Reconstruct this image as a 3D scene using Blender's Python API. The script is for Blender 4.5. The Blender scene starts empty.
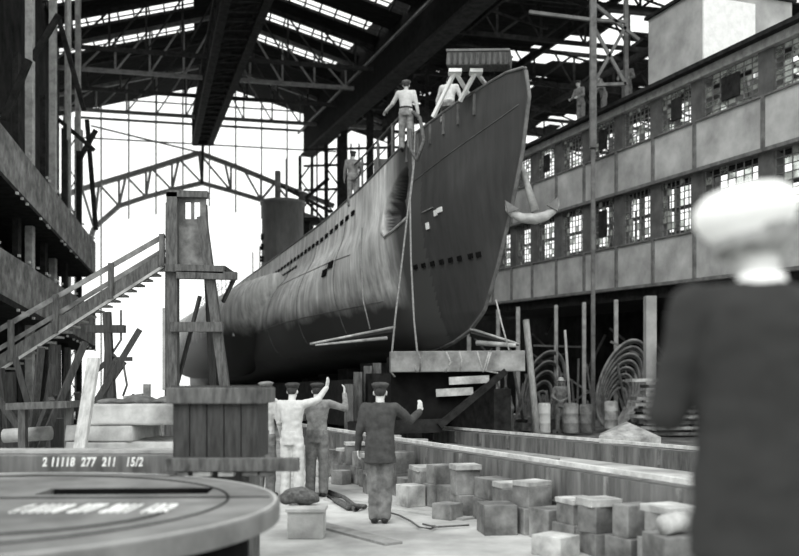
import bpy, bmesh, math, random
from mathutils import Vector, Matrix, noise
random.seed(7)
C = bpy.context.scene.collection
V = Vector
CAMH = 1.70; F = 900.0; HY = 385.0; CX = 400.0
def P(px, py, D):
    return V(((px-CX)/F*D, D, CAMH+(HY-py)/F*D))
def lerp(a, b, t): return a+(b-a)*t
def interp(x, pts):
    if x <= pts[0][0]: return pts[0][1]
    for (a, b), (c, d) in zip(pts, pts[1:]):
        if x <= c: return b+(d-b)*(x-a)/(c-a)
    return pts[-1][1]
# ------------------------------------------------------------ materials
def mat(name, base, var=.25, scale=3.0, rough=.8, metal=0.0, bump=.2, stretch=(1, 1, 1), var2=0.0, scale2=.4, tint=(1.0, 1.01, .99), spec=.3):
    m = bpy.data.materials.new(name); m.use_nodes = True
    nt = m.node_tree; N = nt.nodes; L = nt.links
    b = N['Principled BSDF']
    tc = N.new('ShaderNodeTexCoord'); mp = N.new('ShaderNodeMapping'); mp.inputs['Scale'].default_value = stretch
    geo = N.new('ShaderNodeNewGeometry')
    L.new(geo.outputs['Position'], mp.inputs['Vector'])
    n = N.new('ShaderNodeTexNoise'); n.inputs['Scale'].default_value = scale; n.inputs['Detail'].default_value = 8; n.inputs['Roughness'].default_value = .65
    L.new(mp.outputs[0], n.inputs['Vector'])
    r = N.new('ShaderNodeValToRGB')
    lo = max(0, base*(1-var*1.6)); hi = base*(1+var*1.6)
    r.color_ramp.elements[0].position = .3; r.color_ramp.elements[1].position = .7
    r.color_ramp.elements[0].color = (lo*tint[0], lo*tint[1], lo*tint[2], 1); r.color_ramp.elements[1].color = (hi*tint[0], hi*tint[1], hi*tint[2], 1)
    L.new(n.outputs['Fac'], r.inputs['Fac']); out = r.outputs['Color']
    if var2:
        n2 = N.new('ShaderNodeTexNoise'); n2.inputs['Scale'].default_value = scale2; n2.inputs['Detail'].default_value = 4
        L.new(geo.outputs['Position'], n2.inputs['Vector'])
        r2 = N.new('ShaderNodeValToRGB'); r2.color_ramp.elements[0].position = .38; r2.color_ramp.elements[1].position = .62
        k = 1-var2; r2.color_ramp.elements[0].color = (k, k, k, 1); r2.color_ramp.elements[1].color = (1, 1, 1, 1)
        L.new(n2.outputs['Fac'], r2.inputs['Fac'])
        mx = N.new('ShaderNodeMixRGB'); mx.blend_type = 'MULTIPLY'; mx.inputs[0].default_value = 1
        L.new(out, mx.inputs[1]); L.new(r2.outputs['Color'], mx.inputs[2]); out = mx.outputs[0]
    L.new(out, b.inputs['Base Color'])
    b.inputs['Roughness'].default_value = rough; b.inputs['Metallic'].default_value = metal
    b.inputs['Specular IOR Level'].default_value = spec
    if bump:
        bp = N.new('ShaderNodeBump'); bp.inputs['Strength'].default_value = bump; bp.inputs['Distance'].default_value = .03
        L.new(n.outputs['Fac'], bp.inputs['Height']); L.new(bp.outputs[0], b.inputs['Normal'])
    return m
M = dict(
    ground=mat('ground_concrete', .54, .16, 1.6, .9, bump=.3, stretch=(1, 1, 1), var2=.45, scale2=.55),
    pale=mat('pale_concrete', .48, .25, 2.2, .9, bump=.3, var2=.35, scale2=1.3),
    panel=mat('panel_plaster', .44, .16, 1.2, .9, bump=.1, var2=.3, scale2=.8),
    pier=mat('grey_pier', .09, .25, 2, .9),
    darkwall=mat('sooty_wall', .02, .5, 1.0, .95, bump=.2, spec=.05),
    dark=mat('dark_steel', .022, .4, 4, .9, bump=.1, spec=.1),
    steel=mat('grey_steel', .13, .3, 4, .6, bump=.1),
    lsteel=mat('light_steel', .34, .25, 4, .6, bump=.1),
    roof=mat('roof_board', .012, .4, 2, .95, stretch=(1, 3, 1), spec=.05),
    hull=mat('hull_paint', .07, .14, 3.0, .7, bump=.04, stretch=(1.6, 1.6, .22), var2=.35, scale2=.35, spec=.35),
    hullup=mat('hull_paint_and_light', .66, .33, 3.0, .55, bump=.04, stretch=(1.8, 1.8, .18), var2=.35, scale2=.5, spec=.35),  # paint with the midships highlight raised into its colour
    hulldark=mat('hull_bottom_paint', .03, .3, 2.0, .7, bump=.05),
    black=mat('black_void', .009, .3, 3, .95, bump=0, spec=.05),
    white=mat('white_paint', .80, .08, 5, .7, bump=.05),
    wood=mat('weathered_wood', .105, .4, 6, .85, stretch=(3, 3, .6), bump=.3),
    woodd=mat('dark_wood', .05, .35, 6, .85, stretch=(5, 5, .6), bump=.3),
    woodl=mat('pale_wood', .46, .25, 6, .8, stretch=(3, 3, .6), bump=.2),
    block=mat('block_wood', .25, .35, 4, .9, bump=.35, var2=.5, scale2=1.6),
    blockl=mat('pale_block_wood', .48, .3, 4, .9, bump=.35, var2=.3, scale2=2.5),
    beamside=mat('timber_side', .15, .4, 2.5, .9, stretch=(2.2, 2.2, .3), bump=.3),
    beamtop=mat('timber_top', .60, .25, 4, .8, bump=.2),
    disc=mat('plate_steel', .21, .22, 3, .6, bump=.12, var2=.35, scale2=1.1),
    discrim=mat('plate_rim', .42, .15, 3, .6, bump=.1),
    chalk=mat('chalk', .85, .12, 30, .95, bump=0),
    rope=mat('rope', .34, .3, 20, .9), roped=mat('dark_rope', .10, .4, 20, .9),
    tower=mat('tower_paint', .14, .25, 2, .6, stretch=(1, 1, .3)), block2=mat('cradle_beam_wood', .24, .3, 3, .9), roped2=mat('grey_rope', .22, .3, 20, .9),
    rubble=mat('clutter_earth', .16, .5, 3, .95, bump=.6, var2=.4, scale2=1.2),
    skin=mat('skin', .42, .08, 8, .6, bump=.02), skinl=mat('skin_light', .6, .08, 8, .6, bump=.02),
    hair=mat('hair', .04, .3, 30, .7), suit=mat('dark_suit', .060, .22, 10, .95, bump=.2),
    greyc=mat('grey_work_cloth', .26, .3, 8, .95, bump=.2, var2=.4, scale2=5), trou=mat('grey_trouser_cloth', .17, .3, 8, .95, bump=.2),
    whitec=mat('white_cloth', .56, .12, 8, .9, bump=.15), navy=mat('navy_cloth', .030, .1, 8, .95, bump=.1),
    capw=mat('white_cap_cloth', .93, .04, 6, .85, bump=.05), leather=mat('black_leather', .02, .2, 8, .5),
    greyh=mat('greying_hair', .30, .2, 30, .8), eye=mat('eye_dark', .03, .1, 8, .4, bump=0), lip=mat('lip', .25, .1, 8, .6, bump=0),
)
def glassmat():
    m = bpy.data.materials.new('dirty_glass'); m.use_nodes = True
    nt = m.node_tree; N = nt.nodes; L = nt.links; N.clear()
    o = N.new('ShaderNodeOutputMaterial'); mx = N.new('ShaderNodeMixShader'); t = N.new('ShaderNodeBsdfTransparent'); p = N.new('ShaderNodeBsdfPrincipled')
    p.inputs['Base Color'].default_value = (.32, .33, .31, 1); p.inputs['Roughness'].default_value = .35
    t.inputs[0].default_value = (.8, .82, .8, 1)
    g = N.new('ShaderNodeNewGeometry'); n = N.new('ShaderNodeTexNoise'); n.inputs['Scale'].default_value = 2.3; n.inputs['Detail'].default_value = 5
    r = N.new('ShaderNodeValToRGB'); r.color_ramp.elements[0].position = .42; r.color_ramp.elements[1].position = .60
    r.color_ramp.elements[0].color = (.1, .1, .1, 1); r.color_ramp.elements[1].color = (.7, .7, .7, 1)
    L.new(g.outputs['Position'], n.inputs['Vector']); L.new(n.outputs['Fac'], r.inputs['Fac']); L.new(r.outputs['Color'], mx.inputs['Fac'])
    tl = N.new('ShaderNodeBsdfTranslucent'); tl.inputs[0].default_value = (.75, .76, .74, 1); m3 = N.new('ShaderNodeMixShader'); m3.inputs[0].default_value = .35
    L.new(tl.outputs[0], m3.inputs[1]); L.new(p.outputs[0], m3.inputs[2]); L.new(t.outputs[0], mx.inputs[1]); L.new(m3.outputs[0], mx.inputs[2]); L.new(mx.outputs[0], o.inputs['Surface'])
    return m
M['glass'] = glassmat()
# ------------------------------------------------------------ object helpers
def wm(o):
    m = o.matrix_basis.copy()
    while o.parent: o = o.parent; m = o.matrix_basis @ m
    return m
def tag(o, label, cat, group=None, kind=None):
    if label: o['label'] = label
    if cat: o['category'] = cat
    if group: o['group'] = group
    if kind: o['kind'] = kind
    return o
def thing(name, label, cat, loc=(0, 0, 0), group=None, rz=0, kind=None):
    o = bpy.data.objects.new(name, None); C.objects.link(o); o.location = loc; o.rotation_euler = (0, 0, rz)
    o.empty_display_size = .2
    return tag(o, label, cat, group, kind)
def frame_of(d, up=V((0, 0, 1))):
    z = d.normalized()
    if abs(z.dot(up)) > .98: up = V((0, 1, 0))
    x = up.cross(z).normalized() if abs(z.dot(up)) < .999 else V((1, 0, 0))
    y = z.cross(x)
    return Matrix((x, y, z)).transposed()
class MB:
    def __init__(s): s.v = []; s.f = []; s.m = []; s.mi = 0; s.sm = []
    def add(s, vs, fs, smooth=False):
        b = len(s.v); s.v += [V(v) for v in vs]
        for f in fs: s.f.append([b+i for i in f]); s.m.append(s.mi); s.sm.append(smooth)
        return s
    def box(s, c, size, rz=0, R=None, bev=0):
        c = V(c); R = R or Matrix.Rotation(rz, 3, 'Z'); hx, hy, hz = [k/2 for k in size]
        if not bev:
            vs = [c+R@V((x*hx, y*hy, z*hz)) for x in (-1, 1) for y in (-1, 1) for z in (-1, 1)]
            return s.add(vs, [(0, 1, 3, 2), (4, 6, 7, 5), (0, 4, 5, 1), (2, 3, 7, 6), (0, 2, 6, 4), (1, 5, 7, 3)])
        bm = bmesh.new(); bmesh.ops.create_cube(bm, size=1)
        for v in bm.verts: v.co = V((v.co.x*size[0], v.co.y*size[1], v.co.z*size[2]))
        bmesh.ops.bevel(bm, geom=bm.edges[:], offset=bev, segments=2, affect='EDGES', profile=.6)
        bm.verts.index_update()
        s.add([c+R@v.co for v in bm.verts], [[v.index for v in f.verts] for f in bm.faces]); bm.free(); return s
    def beam(s, a, b, w, h, up=V((0, 0, 1)), bev=0):
        a = V(a); b = V(b); d = b-a; z = d.normalized()
        if abs(z.dot(up)) > .99: up = V((0, 1, 0))
        x = z.cross(up).normalized(); y = x.cross(z)
        R = Matrix((x, y, z)).transposed()
        return s.box((a+b)/2, (w, h, d.length), R=R, bev=bev)
    def tube(s, a, b, r1, r2=None, n=8, caps=True):
        a = V(a); b = V(b); r2 = r1 if r2 is None else r2; R = frame_of(b-a); vs = []
        for c, r in ((a, r1), (b, r2)):
            for k in range(n):
                t = 2*math.pi*k/n; vs.append(c+R@V((r*math.cos(t), r*math.sin(t), 0)))
        fs = [(k, (k+1) % n, n+(k+1) % n, n+k) for k in range(n)]
        if caps: fs += [tuple(range(n))[::-1], tuple(range(n, 2*n))]
        return s.add(vs, fs, n > 6)
    def poly(s, pts, r, n=6, closed=False):
        pts = [V(p) for p in pts]; vs = []; m = len(pts); prev = None
        for i, p in enumerate(pts):
            d = (pts[(i+1) % m]-pts[i-1]) if closed or 0 < i < m-1 else (pts[1]-pts[0] if i == 0 else pts[-1]-pts[-2])
            d.normalize()
            if prev is None: R = frame_of(d); x = R.col[0].copy()
            else: x = (prev-d*prev.dot(d)).normalized()
            prev = x; y = d.cross(x); rr = r[i] if isinstance(r, (list, tuple)) else r
            for k in range(n):
                t = 2*math.pi*k/n; vs.append(p+x*rr*math.cos(t)+y*rr*math.sin(t))
        fs = []
        for i in range(m if closed else m-1):
            j = (i+1) % m
            for k in range(n): fs.append((i*n+k, i*n+(k+1) % n, j*n+(k+1) % n, j*n+k))
        if not closed: fs += [tuple(range(n))[::-1], tuple(range((m-1)*n, m*n))]
        return s.add(vs, fs, True)
    def lathe(s, prof, c=(0, 0, 0), n=24, R=None, sx=1, sy=1):
        c = V(c); R = R or Matrix.Identity(3); vs = []
        for r, z in prof:
            for k in range(n):
                t = 2*math.pi*k/n; vs.append(c+R@V((r*sx*math.cos(t), r*sy*math.sin(t), z)))
        m = len(prof); fs = [(i*n+k, i*n+(k+1) % n, (i+1)*n+(k+1) % n, (i+1)*n+k) for i in range(m-1) for k in range(n)]
        fs += [tuple(range(n))[::-1], tuple(range((m-1)*n, m*n))]
        return s.add(vs, fs, True)
    def capsule(s, a, b, r1, r2, n=10):
        a = V(a); b = V(b); d = b-a
        if d.length < 1e-5: d = V((0, 0, 1e-4))
        R = frame_of(d); L = d.length; prof = []
        for k in range(5): t = math.pi/2*k/4; prof.append((max(r1*math.sin(t), r1*.04), -r1*math.cos(t)))
        for k in range(5): t = math.pi/2*k/4; prof.append((max(r2*math.cos(t), r2*.04), L+r2*math.sin(t)))
        return s.lathe(prof, a, n, R)
    def ell(s, c, r, R=None, n=14):
        prof = [(max(math.sin(math.pi*k/8), .03), -math.cos(math.pi*k/8)) for k in range(9)]
        c = V(c); R = R or Matrix.Identity(3); vs = []
        for q, z in prof:
            for k in range(n):
                t = 2*math.pi*k/n; vs.append(c+R@V((r[0]*q*math.cos(t), r[1]*q*math.sin(t), r[2]*z)))
        fs = [(i*n+k, i*n+(k+1) % n, (i+1)*n+(k+1) % n, (i+1)*n+k) for i in range(8) for k in range(n)]
        fs += [tuple(range(n))[::-1], tuple(range(8*n, 9*n))]
        return s.add(vs, fs, True)
    def loft(s, rings, n=16):     # rings: (center, rx, ry, R)
        vs = []
        for c, rx, ry, R in rings:
            for k in range(n):
                t = 2*math.pi*k/n; vs.append(V(c)+R@V((rx*math.cos(t), ry*math.sin(t), 0)))
        m = len(rings); fs = [(i*n+k, i*n+(k+1) % n, (i+1)*n+(k+1) % n, (i+1)*n+k) for i in range(m-1) for k in range(n)]
        fs += [tuple(range(n))[::-1], tuple(range((m-1)*n, m*n))]
        return s.add(vs, fs, True)
    def build(s, name, mats, parent=None, base=None, voxel=0, wrinkle=0, boolcut=None):
        if not isinstance(mats, (list, tuple)): mats = [mats]
        me = bpy.data.meshes.new(name)
        if parent is not None: I = wm(parent).inverted()
        elif base is not None: I = Matrix.Translation(-V(base))
        else: I = Matrix.Identity(4)
        me.from_pydata([tuple(I@v) for v in s.v], [], s.f)
        for k in mats: me.materials.append(k)
        me.polygons.foreach_set('material_index', s.m); me.polygons.foreach_set('use_smooth', s.sm)
        bm = bmesh.new(); bm.from_mesh(me); bmesh.ops.recalc_face_normals(bm, faces=bm.faces[:]); bm.to_mesh(me); bm.free()
        o = bpy.data.objects.new(name, me)
        C.objects.link(o)
        if parent is not None: o.parent = parent
        elif base is not None: o.location = base
        if voxel or boolcut:
            if voxel:
                md = o.modifiers.new('r', 'REMESH'); md.mode = 'VOXEL'; md.voxel_size = voxel; md.use_smooth_shade = True
                m2 = o.modifiers.new('s', 'SMOOTH'); m2.factor = .5; m2.iterations = 3
            else:
                md = o.modifiers.new('b', 'BOOLEAN'); md.operation = 'DIFFERENCE'; md.object = boolcut; md.solver = 'EXACT'
            bpy.context.view_layer.update()
            ne = bpy.data.meshes.new_from_object(o.evaluated_get(bpy.context.evaluated_depsgraph_get()))
            o.modifiers.clear(); o.data = ne; ne.name = name
            if not ne.materials:
                for k in mats: ne.materials.append(k)
            if wrinkle:
                for v in ne.vertices:
                    q = v.co*9; a = noise.noise(V((q.x, q.y, q.z*1.6)))+.5*noise.noise(q*2.3)
                    v.co += v.normal*a*wrinkle
        return o
def struct(mb, name, mats, label=None, cat=None, base=None):
    o = mb.build(name, mats, base=base); o['kind'] = 'structure'
    if label: o['label'] = label
    if cat: o['category'] = cat
    return o
def solo(mb, name, m, label, cat, group=None, base=None, kind=None, **k):
    if base is None:
        n = len(mb.v); base = V((sum(v.x for v in mb.v)/n, sum(v.y for v in mb.v)/n, min(v.z for v in mb.v)))
    return tag(mb.build(name, m, base=base, **k), label, cat, group, kind)
ORD = ['first', 'second', 'third', 'fourth', 'fifth', 'sixth', 'seventh', 'eighth', 'ninth', 'tenth', 'eleventh', 'twelfth', 'thirteenth', 'fourteenth', 'fifteenth', 'sixteenth', 'seventeenth', 'eighteenth', 'nineteenth', 'twentieth']
# ------------------------------------------------------------ camera, sky
cam = bpy.data.cameras.new('camera'); co = bpy.data.objects.new('camera', cam); C.objects.link(co)
co.location = (0, 0, CAMH); co.rotation_euler = (math.pi/2, 0, 0)
cam.sensor_width = 36; cam.lens = 36*F/799; cam.shift_y = (HY-278)/799; cam.shift_x = (399.5-CX)/799*-1
cam.dof.use_dof = True; cam.dof.focus_distance = 15.0; cam.dof.aperture_fstop = .95
bpy.context.scene.camera = co
w = bpy.data.worlds.new('overcast'); bpy.context.scene.world = w; w.use_nodes = True
bg = w.node_tree.nodes['Background']; bg.inputs[0].default_value = (.985, 1, .985, 1); bg.inputs[1].default_value = 1.2
vs_ = bpy.context.scene.view_settings; vs_.view_transform = 'Standard'; vs_.look = 'None'; vs_.gamma = 1; vs_.exposure = 0.38
bpy.context.scene.cycles.max_bounces = 6
sun = bpy.data.lights.new('hazy_sun', 'SUN'); so = bpy.data.objects.new('hazy_sun', sun); C.objects.link(so)
sun.energy = 1.3; sun.angle = math.radians(35); so.rotation_euler = (math.radians(38), math.radians(-24), 0)
# ------------------------------------------------------------ ground
g = MB(); n = 60
def gz(x, y): return .012*noise.noise(V((x*.9, y*.9, 0)))
xs = [-60+2*i for i in range(61)]; ys = [-12+2*i for i in range(56)]
g.add([(x, y, gz(x, y)) for y in ys for x in xs], [(j*61+i, j*61+i+1, (j+1)*61+i+1, (j+1)*61+i) for j in range(55) for i in range(60)], True)
struct(g, 'floor', M['ground'], 'grey concrete floor of the slipway hall', 'floor')
# planks set in the aisle floor
for i, (a, b) in enumerate([((300, 520), (395, 545)), ((330, 500), (470, 520)), ((360, 478), (455, 497)), ((330, 470), (410, 478))]):
    pa = P(a[0], a[1], CAMH*F/(a[1]-HY)); pb = P(b[0], b[1], CAMH*F/(b[1]-HY))
    m = MB(); m.beam(pa+V((0, 0, .012)), pb+V((0, 0, .012)), .22, .03)
    solo(m, 'floor_plank', M['pale'] if i % 2 else M['block2'], 'flat worn plank let into the aisle floor, %s counted from the camera' % ORD[i], 'plank', 'planks let into the aisle floor')
# ------------------------------------------------------------ main hall roof and gable
h_ = V((-.215, .977, 0)); t_ = V((.977, .215, 0)); G0 = V((-12.33, 60, 0))
def H(s, t, z): return G0 - h_*s + t_*t + V((0, 0, z))          # s metres in front of the gable
def rz_(t): return 21.8-.28*abs(t)
r = MB()
strips = [10.2, 13.4, 16.6, 19.8, 23.0]
def quadslab(mb, s0, s1, t0, t1, th=.15):
    vs = [H(s, t, rz_(t)+dz) for dz in (0, th) for s in (s0, s1) for t in (t0, t1)]
    mb.add(vs, [(0, 1, 3, 2), (4, 6, 7, 5), (0, 4, 5, 1), (2, 3, 7, 6), (0, 2, 6, 4), (1, 5, 7, 3)])
edges = [0]
for s in strips: edges += [s-.62, s+.62]
edges.append(32)
for side in (-1, 1):
    for k in range(0, len(edges), 2): quadslab(r, edges[k], edges[k+1], side*1.2, side*8.9)
    quadslab(r, 0, 32, 0, side*1.2); quadslab(r, 0, 32, side*8.9, side*11.5)
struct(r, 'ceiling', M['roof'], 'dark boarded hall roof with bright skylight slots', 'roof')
nsk = 0
for side in (-1, 1):
    for s in strips[:4]:
        m = MB(); k = 1.2
        while k < 8.9:
            m.beam(H(s-.62, side*k, rz_(k)), H(s+.62, side*k, rz_(k)), .07, .10); k += .75
        m.beam(H(s+.1, side*1.2, rz_(1.2)), H(s+.1, side*8.9, rz_(8.9)), .05, .06)
        nsk += 1
        o = struct(m, 'window_%d' % nsk, M['dark'], 'glazing bars of the %s skylight from the gable on the %s roof slope' % (ORD[strips.index(s)], 'left' if side < 0 else 'right'), 'skylight')
# roof trusses
for i, s in enumerate([4.5, 8.6, 11.8, 15.0]):
    m = MB(); zb = 18.2
    m.beam(H(s, -10.5, zb), H(s, 10.5, zb), .16, .2)
    for sd in (-1, 1):
        m.beam(H(s, 0, rz_(0)-.25), H(s, sd*10.5, rz_(10.5)-.25), .16, .2)
        for k in range(6):
            a = sd*1.75*k; b = sd*1.75*(k+1)
            m.beam(H(s, a, zb), H(s, a, rz_(a)-.25), .09, .09)
            m.beam(H(s, b, zb), H(s, a, rz_(a)-.25), .08, .08)
    o = struct(m, 'roof_truss', M['steel'] if i % 2 == 0 else M['dark'], 'steel roof truss, %s in front of the gable' % ORD[i], 'truss')
# gable glazing grid
m = MB()
for k in range(-4, 6):
    tt = k*1.72-.3; m.beam(H(0, tt, 0 if abs(k) == 4 else 13.6+.35*abs(k)*-1), H(0, tt, rz_(tt)), .09, .09)
for z in (19.0, 17.7, 20.3):
    m.beam(H(0, -8.7, z), H(0, 9.0, z), .07, .09 if z != 19.0 else .16)
m.beam(H(0, -7.8, 18.5), H(0, -1.2, 17.2), .1, .1)
struct(m, 'window_gable', M['steel'], 'thin steel glazing grid across the open end of the hall', 'window')
m = MB()
for tt in (-9.1, ):
    for dx in (-.35, .35): m.beam(H(0, tt+dx, 0), H(0, tt+dx, 19), .14, .14)
    for k in range(14): m.beam(H(0, tt-.35*(-1)**k, k*1.36), H(0, tt+.35*(-1)**k, (k+1)*1.36), .07, .07)
struct(m, 'column_lattice', M['dark'], 'lattice steel column at the left end of the hall gable', 'column')
# curved arch truss
m = MB()
up_ = [(60, 197), (83, 189), (120, 178), (160, 166), (200, 153), (240, 168), (276, 183), (335, 206)]
lo_ = [(90, 244), (95, 228), (120, 206), (147, 197), (173, 190), (203, 183), (232, 191), (262, 200), (300, 213), (335, 224)]
U = [P(a, b, 59.3) for a, b in up_]; Lw = [P(a, b, 59.3) for a, b in lo_]
for a, b in zip(U, U[1:]): m.beam(a, b, .3, .3)
for a, b in zip(Lw, Lw[1:]): m.beam(a, b, .28, .26)
zz = [(83, 189), (95, 228), (100, 184), (120, 206), (127, 176), (147, 197), (152, 168), (173, 190), (180, 159), (203, 183), (200, 153), (232, 191), (226, 163), (245, 170), (262, 200), (276, 183), (300, 213), (305, 194)]
for a, b in zip(zz, zz[1:]): m.beam(P(*a, 59.3), P(*b, 59.3), .14, .14)
for a, b in (((120, 206), (120, 178)), ((147, 197), (147, 170)), ((173, 190), (173, 161)), ((203, 183), (203, 153)), ((232, 191), (232, 165)), ((262, 200), (262, 177)), ((90, 244), (66, 195)), ((66, 195), (66, 384)), ((83, 189), (83, 130))):
    m.beam(P(*a, 59.3), P(*b, 59.3), .13, .13)
solo(m, 'arched_truss', M['steel'], 'arched lattice steel truss spanning the bright open end of the hall', 'truss')
# crane girder
m = MB(); A0 = P(196, 143, 56); A1 = V((A0.x+(56-24)*.285, 24, A0.z)); B0 = P(211, 143, 56); B1 = V((B0.x+(56-24)*.318, 24, B0.z))
for a, b in ((A0, A1), (B0, B1)):
    m.beam(a, b, .35, .3); m.beam(a+V((0, 0, 1.9)), b+V((0, 0, 1.9)), .3, .28)
    for k in range(20):
        p = a.lerp(b, k/20); q = a.lerp(b, (k+1)/20); uu = V((0, 0, 1.9))
        m.beam(p, q+uu, .12, .12); m.beam(p+uu, p, .12, .12)
for k in range(34):
    p = A0.lerp(A1, k/34); q = B0.lerp(B1, k/34); m.beam(p, q, .14, .12); 
    if k % 2: m.beam(p, B0.lerp(B1, (k+1)/34), .08, .08)
ctr = thing('crane_girder', 'dark lattice crane girder hung below the roof ridge', 'crane girder', (A0.x, A0.y, A0.z))
m.build('lattice', M['dark'], ctr)
m = MB(); m.box((A0+B0)/2+V((0, .1, .9)), (1.3, .4, 2.0)); 
pl = m.build('end_plate', M['dark'], ctr)
m = MB(); m.beam((A0+B0)/2+V((0, .1, 0)), P(203, 184, 56.1), .16, .16); m.build('hanger', M['dark'], ctr)
m = MB()
a0 = A0.lerp(A1, .02); b0 = A0.lerp(B0, .5); 
m.beam(A0.lerp(B0, .5)+V((0, 0, .3)), A1.lerp(B1, .5)+V((0, 0, .3)), 1.0, .06)
m.build('walkway', M['dark'], ctr)
# heavy box girder to the right of the main roof
m = MB(); g0 = P(308, 156, 60); g1 = V((g0.x+.39*36, 24, g0.z))
m.beam(g0+V((0, 0, 1.9)), g1+V((0, 0, 1.9)), .5, 3.6)
gb = thing('beam_runway', 'deep dark crane runway girder along the top of the hall', 'girder', (g0.x, g0.y, g0.z), kind='structure')
m.build('web', M['black'], gb)
m = MB(); m.beam(g0, g1, .9, .16); m.build('flange', M['dark'], gb)
m = MB(); m.beam(g0+V((-.6, 0, 1.5)), g1+V((-.6, 0, 1.5)), .1, .12); m.build('pipe', M['steel'], gb)
# connecting ceiling between roof and girder
m = MB(); q = [H(0, 11.3, rz_(11.3)), H(32, 11.3, rz_(11.3)), g1+V((0, 0, 3.7)), g0+V((0, 0, 3.7))]
m.add([p+V((0, 0, dz)) for dz in (0, .12) for p in q], [(0, 1, 2, 3), (4, 5, 6, 7), (0, 1, 5, 4), (1, 2, 6, 5), (2, 3, 7, 6), (3, 0, 4, 7)])
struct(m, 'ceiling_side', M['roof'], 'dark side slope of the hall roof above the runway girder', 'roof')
# columns of the right-hand row
cols = [(307, 60, 1), (334, 57, 1), (345, 54, 0), (371, 52, 0), (392, 48, 0), (420, 45, 1)]
for i, (px, D, lat) in enumerate(cols):
    m = MB(); X = (px-CX)/F*D; zt = g0.z+(.5 if i else 0)
    if lat:
        for dx in (-.4, .4): m.beam((X+dx, D, 0), (X+dx, D, zt), .2, .2)
        k = 0
        while (k+1)*1.1 < zt: m.beam((X-.4*(-1)**k, D, k*1.1), (X+.4*(-1)**k, D, (k+1)*1.1), .1, .1); k += 1
    else:
        m.beam((X, D, 0), (X, D, zt), .42, .3)
    struct(m, 'column_steel', M['dark'], 'dark steel hall column behind the submarine, %s from the gable' % ORD[i], 'column')
m = MB()
for y, D in ((150, 58), (166, 58), (190, 58)):
    m.beam(P(305, y, D), P(440, y-4, D-6), .12, .14)
for px in (318, 326, 352, 360, 380, 402, 411): m.beam(V(((px-CX)/F*57, 57, 6)), V(((px-CX)/F*57, 57, 17)), .1, .1)
m.beam(P(268, 232, 57), P(330, 178, 57), .2, .2); m.beam(P(276, 183, 59), P(332, 212, 57), .2, .2); m.beam(P(296, 190, 57), P(345, 240, 57), .15, .15)
struct(m, 'trim_bracing', M['dark'], 'thin steel bracing between the hall columns behind the submarine', 'bracing')
# second bay roof, broken, upper right
rb = MB(); random.seed(21)
def R2(u, v): # u across (0 at girder), v depth
    D = v; x = g0.x+.39*(60-D)+u
    return V((x, D, 20.6-.10*u+.25*math.sin(v*.5)))
vv = 21.0
while vv < 62:
    u = 0
    while u < 19:
        nz = noise.noise(V((u*.22+3, vv*.26, 1.7)))+.35*noise.noise(V((u*.9, vv*.9, 4)))
        hole = nz > .17 and u > 2.2
        if not hole:
            q = [R2(u, vv), R2(u+.75, vv), R2(u+.75, vv+.75), R2(u, vv+.75)]
            rb.add([p+V((0, 0, dz)) for dz in (0, .1) for p in q], [(0, 1, 2, 3), (4, 5, 6, 7), (0, 1, 5, 4), (1, 2, 6, 5), (2, 3, 7, 6), (3, 0, 4, 7)])
        u += .75
    vv += .75
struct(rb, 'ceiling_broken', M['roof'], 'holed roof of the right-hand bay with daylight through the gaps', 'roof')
for i, v in enumerate([58, 52.5, 47.5, 43, 39, 35.5, 32]):
    m = MB(); zb = -1.9
    for k in range(13):
        p = R2(k*2.1, v); q = R2((k+1)*2.1, v)
        m.beam(p-V((0, 0, .15)), q-V((0, 0, .15)), .14, .2); m.beam(p+V((0, 0, zb)), q+V((0, 0, zb)), .14, .2)
        m.beam(p+V((0, 0, zb)), q-V((0, 0, .15)), .1, .1); m.beam(p-V((0, 0, .15)), p+V((0, 0, zb)), .1, .1); m.beam(q+V((0, 0, zb)), p.lerp(q, .5)-V((0, 0, .15)), .08, .08)
    struct(m, 'roof_truss', M['dark'], 'lattice roof truss of the right-hand bay, %s from the far end' % ORD[i], 'truss')
m = MB()
for u in (3, 7.5, 12, 17, 22):
    m.beam(R2(u, 61)+V((0, 0, -1.2)), R2(u, 24)+V((0, 0, -1.2)), .16, .3)
    for k in range(12): m.beam(R2(u, 60-k*3)+V((0, 0, -1.2)), R2(u+2.2, 58.5-k*3)+V((0, 0, -2.6)), .09, .09)
struct(m, 'trim_purlins', M['dark'], 'long purlins and struts below the right-hand roof', 'purlin')
# back wall of the right bay with gaps
bw = MB(); random.seed(5)
for i in range(24):
    for j in range(13):
        X = -1.2+i*1.5; z = j*1.5
        if j > 4: continue
        bw.box((X+.75, 61, z+.75), (1.5, .25, 1.5))
struct(bw, 'wall_far', M['darkwall'], 'sooty far wall of the right-hand bay with open gaps', 'wall')
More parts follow.
